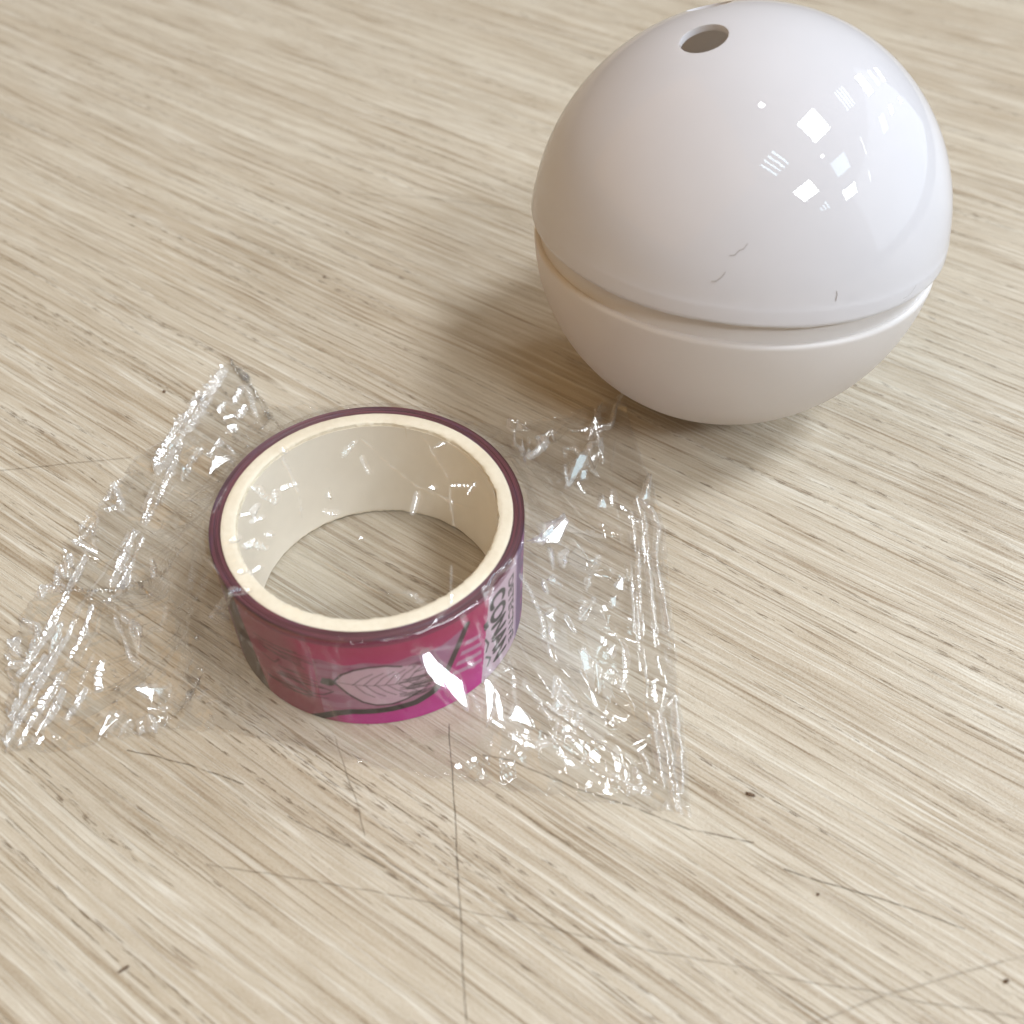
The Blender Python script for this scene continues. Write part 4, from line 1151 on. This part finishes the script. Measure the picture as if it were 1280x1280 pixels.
def add_folds(base, N, h):
    """sharp flat folds and beaded crimp lines: (points, half width or 0 for a patch, bead length, facing)"""
    for fi, (pts, w, cell, n) in enumerate(FEATURES):
        p = np.array(pts, float)
        n = np.array(n, float)
        n /= np.linalg.norm(n)
        lo, hi = p.min(0) - w - 1.0, p.max(0) + w + 1.0
        m = np.all((base > lo) & (base < hi), axis=-1)
        if not m.any():
            continue
        B, NB = base[m], N[m]
        wob = 0.10 * np.stack([vnoise(B[:, 0] * 1.1 + fi, B[:, 1] * 1.1, 200 + fi), vnoise(B[:, 0] * 1.1, B[:, 1] * 1.1 + fi, 300 + fi), 0 * B[:, 0]], -1)
        Bw = B + wob
        if w > 0:
            best = np.full(len(B), 1e9)
            along = np.zeros(len(B))
            cen = np.zeros((len(B), 3))
            acc = 0.0
            for a, b in zip(p[:-1], p[1:]):
                d = b - a
                L = np.linalg.norm(d)
                d = d / L
                t = np.clip((Bw - a) @ d, 0, L)
                q = np.linalg.norm(Bw - a - t[:, None] * d, axis=1)
                k = q < best
                best = np.where(k, q, best)
                along = np.where(k, acc + t, along)
                c = a + (np.floor(t / cell) * cell + cell * 0.5)[:, None] * d if cell else a + (t * 0 + L * 0.5)[:, None] * d
                cen = np.where(k[:, None], c, cen)
                acc += L
            taper = 0.55 + 0.45 * np.clip(np.minimum(along, acc - along) / (0.25 * acc + 1e-6), 0, 1)
            taper = taper * (0.8 + 0.35 * vnoise(along * 1.3 + fi, along * 0, 400 + fi))
            mask = 1 - sstep(w * taper, w * taper + 0.16, best)
        else:
            c0 = p.mean(0)
            nb = NB.mean(0)
            nb /= np.linalg.norm(nb)
            e1 = np.cross(nb, [0.3, 1, 0.2])
            e1 /= np.linalg.norm(e1)
            e2 = np.cross(nb, e1)
            x, y = (Bw - c0) @ e1, (Bw - c0) @ e2
            px, py = (p - c0) @ e1, (p - c0) @ e2
            ins = np.zeros(len(B), bool)
            dist = np.full(len(B), 1e9)
            k = len(p)
            for i in range(k):
                x1, y1, x2, y2 = px[i], py[i], px[(i + 1) % k], py[(i + 1) % k]
                ins ^= ((y1 > y) != (y2 > y)) & (x < (x2 - x1) * (y - y1) / ((y2 - y1) or 1e-9) + x1)
                L2 = (x2 - x1) ** 2 + (y2 - y1) ** 2 + 1e-9
                t = np.clip(((x - x1) * (x2 - x1) + (y - y1) * (y2 - y1)) / L2, 0, 1)
                dist = np.minimum(dist, np.hypot(x - x1 - t * (x2 - x1), y - y1 - t * (y2 - y1)))
            sd_ = np.where(ins, dist, -dist)
            mask = sstep(-0.12, 0.06, sd_)
            cen = np.repeat(c0[None], len(B), 0)
        den = np.maximum(NB @ n, 0.35)
        # gently curved facets, not perfectly flat ones
        hf = -((B - cen) @ n) / den + 0.018 * vnoise(B[:, 0] * 0.9, B[:, 1] * 0.9, 500 + fi)
        zf = B[:, 2] + hf * NB[:, 2]
        inside = mask > 0.5
        lift = min(0.9, max(0.0, 0.42 - zf[inside].min())) if inside.any() else 0.0
        hf = hf + lift / np.maximum(NB[:, 2], 0.3)
        hf = np.clip(hf, -1.7, 1.7)
        hh = h[m]
        h[m] = hh * (1 - mask) + hf * mask
    return h


CREASE = {}


def film_layer(upper, base_only=False):
    X, Y = FP[..., 0], FP[..., 1]
    dx, dy = X - TC.x, Y - TC.y
    r, a = np.hypot(dx, dy), np.arctan2(dy, dx)
    D = DR(a)
    u = np.clip((r - R0) / np.maximum(D - R0, 1e-3), 0, 1)
    out = np.maximum(r - R0, 0)
    span = np.maximum(D - R0, 1e-3)
    pw = np.interp(span, [3, 6, 12, 20], [1.0, 1.28, 2.3, 3.35])
    inside = np.maximum(R0 - r, 0)
    if upper:
        z = 0.55 + (ZTOP - 0.55) * (1 - u) ** pw
        z -= 0.45 * sstep(0.82, 1.0, u)
        z -= 0.30 * sstep(2.8, 12, inside)              # sags a little over the open core
        # tension pleats running out from the rim
        pl = np.abs(np.sin(a * 9 + 2.2 * vnoise(a * 3, a * 0, 2))) ** 0.7
        z += (pl - 0.5) * 1.1 * np.clip(u * 3.2, 0, 1) * np.clip((1 - u) * 1.6, 0, 1) * np.clip(span / 14, 0, 1)
    else:
        z = 0.05 + 0.30 * sstep(0.3, 4, out)
    base = np.stack([X, Y, z], -1)
    gs, gt = np.gradient(base, axis=0), np.gradient(base, axis=1)
    N = np.cross(gs, gt)
    N /= np.linalg.norm(N, axis=-1, keepdims=True) + 1e-12
    N *= np.sign(N[..., 2:3])
    if base_only:
        return base, N
    wing = sstep(0.4, 5.0, out)
    sd = 0 if upper else 100
    # stretch facets along the seal direction in the left wing, free crumple on the right
    f1 = facets(X, Y, 7.5, 1 + sd, 0.4)
    f2 = facets(X, Y, 3.4, 2 + sd, 1.3)
    f3 = facets(X, Y, 1.5, 3 + sd, 2.2)
    f4 = facets(X, Y, 9.0, 4 + sd, 0.9)
    patchy = sstep(-0.15, 0.55, vnoise(X / 7.0, Y / 7.0, 21 + sd))
    patch2 = sstep(-0.2, 0.5, vnoise(X / 4.0 + 5, Y / 4.0, 22 + sd))
    A1 = (1.25 + 0.9 * sstep(-30, -42, X)) if upper else 0.75
    h = A1 * 0.72 * (0.75 * f1 * wing + 0.38 * f2 * wing * (0.25 + patchy) + 0.09 * f3 * wing * patch2 * (0.2 + patchy))
    if upper:
        top = sstep(1.2, 3.2, inside)
        h = h + 0.34 * (f4 + 0.3) * top + 0.17 * np.abs(f2) * top * patchy + 0.035 * np.abs(f3) * top * patch2
        near = (1 - wing) * (1 - top)
        h = h + near * (0.10 + 0.10 * np.abs(facets(X, Y, 3.2, 9, 0.2)))
        # stretched front wall: long facets down the side of the roll
        ss = RT * a
        wall = sstep(0.25, 1.0, out) * (1 - sstep(6, 10, span))
        ff = facets(ss, z * 0.9, 4.2, 31, 0.5) * 0.55 + facets(ss, z, 1.8, 33, 1.1) * 0.14
        h = h * (1 - wall) + wall * (ff * 0.9 + 0.25) * np.clip(out / 1.2, 0.3, 1)
    if upper:
        h = add_folds(base, N, h)
    crease = np.zeros(X.shape)
    if upper:
        for i, (pts, w, op) in enumerate(FOLDS):
            p = np.array(pts, float)
            m = np.all((base > p.min(0) - 1) & (base < p.max(0) + 1), axis=-1)
            if not m.any():
                continue
            B = base[m] + 0.12 * vnoise(X[m] * 0.7 + i, Y[m] * 0.7, 600 + i)[:, None]
            best, tt, acc = np.full(len(B), 1e9), np.zeros(len(B)), 0.0
            tot = sum(np.linalg.norm(b - a) for a, b in zip(p[:-1], p[1:]))
            for a, b in zip(p[:-1], p[1:]):
                d = b - a
                L = np.linalg.norm(d)
                t = np.clip((B - a) @ d / (L * L), 0, 1)
                q = np.linalg.norm(B - a - t[:, None] * d, axis=1)
                k = q < best
                best, tt = np.where(k, q, best), np.where(k, (acc + t * L) / tot, tt)
                acc += L
            prof = np.clip(1.25 - best / w, 0, 1) * np.clip(np.minimum(tt, 1 - tt) * 6, 0, 1)
            prof *= 0.6 + 0.4 * vnoise(tt * tot * 0.5 + i, tt * 0, 650 + i)
            h[m] += 0.16 * np.clip(1 - best / (w * 2.2), 0, 1) * np.clip(np.minimum(tt, 1 - tt) * 6, 0, 1)
            crease[m] = np.maximum(crease[m], prof * op)
    c2 = np.zeros(X.shape)
    c2[2:-2] += np.abs(h[4:] - 2 * h[2:-2] + h[:-4])
    c2[:, 2:-2] += np.abs(h[:, 4:] - 2 * h[:, 2:-2] + h[:, :-4])
    front = np.clip(1 - (span - 5) / 6, 0, 1) * (out < span)
    crease = np.maximum(crease * (1 - 0.45 * front), 0.55 * sstep(0.10, 0.30, c2) * (1 - 0.7 * front))
    crease = np.maximum(crease, 0.30 * sstep(0.988, 1.0, u) * (0.5 + 0.5 * vnoise(X * 0.8, Y * 0.8, 99)))  # cut edge painted whiter, in place of the light it catches
    P = base + N * h[..., None]
    # fine crinkle of the cut edges
    ed = sstep(0.93, 1.0, u)
    P[..., 2] += ed * (0.5 * np.abs(facets(X, Y, 2.0, 55 + sd, 0.7)) + 0.15) * (1.0 if upper else 0.3)
    floor = 0.30 + 0.10 * vnoise(X, Y, 77) if upper else 0.03
    P[..., 2] = np.where(P[..., 2] < floor, floor + 0.15 * np.abs(P[..., 2] - floor), P[..., 2])
    if upper:
        rr = np.hypot(P[..., 0] - TC.x, P[..., 1] - TC.y)
        on = rr < RT + 0.12
        P[..., 2] = np.where(on & (rr > RIN - 0.6), np.maximum(P[..., 2], Z0 + HT + 0.07), P[..., 2])
    else:
        keep_low = (r < R0 + 0.5)
        P[..., 2] = np.where(keep_low, 0.03, np.minimum(P[..., 2], np.maximum(z * 0 + 1.6, 0)))
    CREASE[upper] = np.clip(crease, 0, 1)
    return P


# ==FILM END
wrapper = empty("cellophane_wrapper", Vector((TC.x, TC.y, 0)) * MM,
                "clear crinkled cellophane wrapper with flattened crimped ends around the tape roll", "wrapper")
film_up = film_material("clear_film", 0.066, 0.008, (0.99, 0.988, 0.985))
film_end = film_material("fused_film", 0.095, 0.014, (0.985, 0.983, 0.98))
film_lo = film_material("clear_film_under", 0.05, 0.008, (0.992, 0.99, 0.988))
UP = film_layer(True)
LO = film_layer(False)
OFF = np.array([TC.x, TC.y, 0.0])
cl, cr_ = int(NS * 0.15), int(NS * 0.93)


def film_part(name, up, lo_, hi_, mat):
    arr = (UP if up else LO)[lo_:hi_]
    me = grid_mesh(name, (arr - OFF) * MM)
    at = me.attributes.new("crease", 'FLOAT', 'POINT')
    at.data.foreach_set("value", CREASE[up][lo_:hi_].reshape(-1).astype(np.float32))
    return link_mesh(name, me, mat, wrapper)


film_part("film_sleeve", True, cl, cr_ + 1, film_up)
film_part("under_film", False, cl, cr_ + 1, film_lo)
for lo_, hi_ in ((0, cl + 1), (cr_, NS)):
    film_part("crimped_end", True, lo_, hi_, film_end)
    film_part("crimped_end_underside", False, lo_, hi_, film_lo)

scene.render.engine = 'CYCLES'
scene.cycles.max_bounces = 14
scene.cycles.diffuse_bounces = 8
scene.cycles.transmission_bounces = 8
scene.cycles.transparent_max_bounces = 24
scene.cycles.use_denoising = True
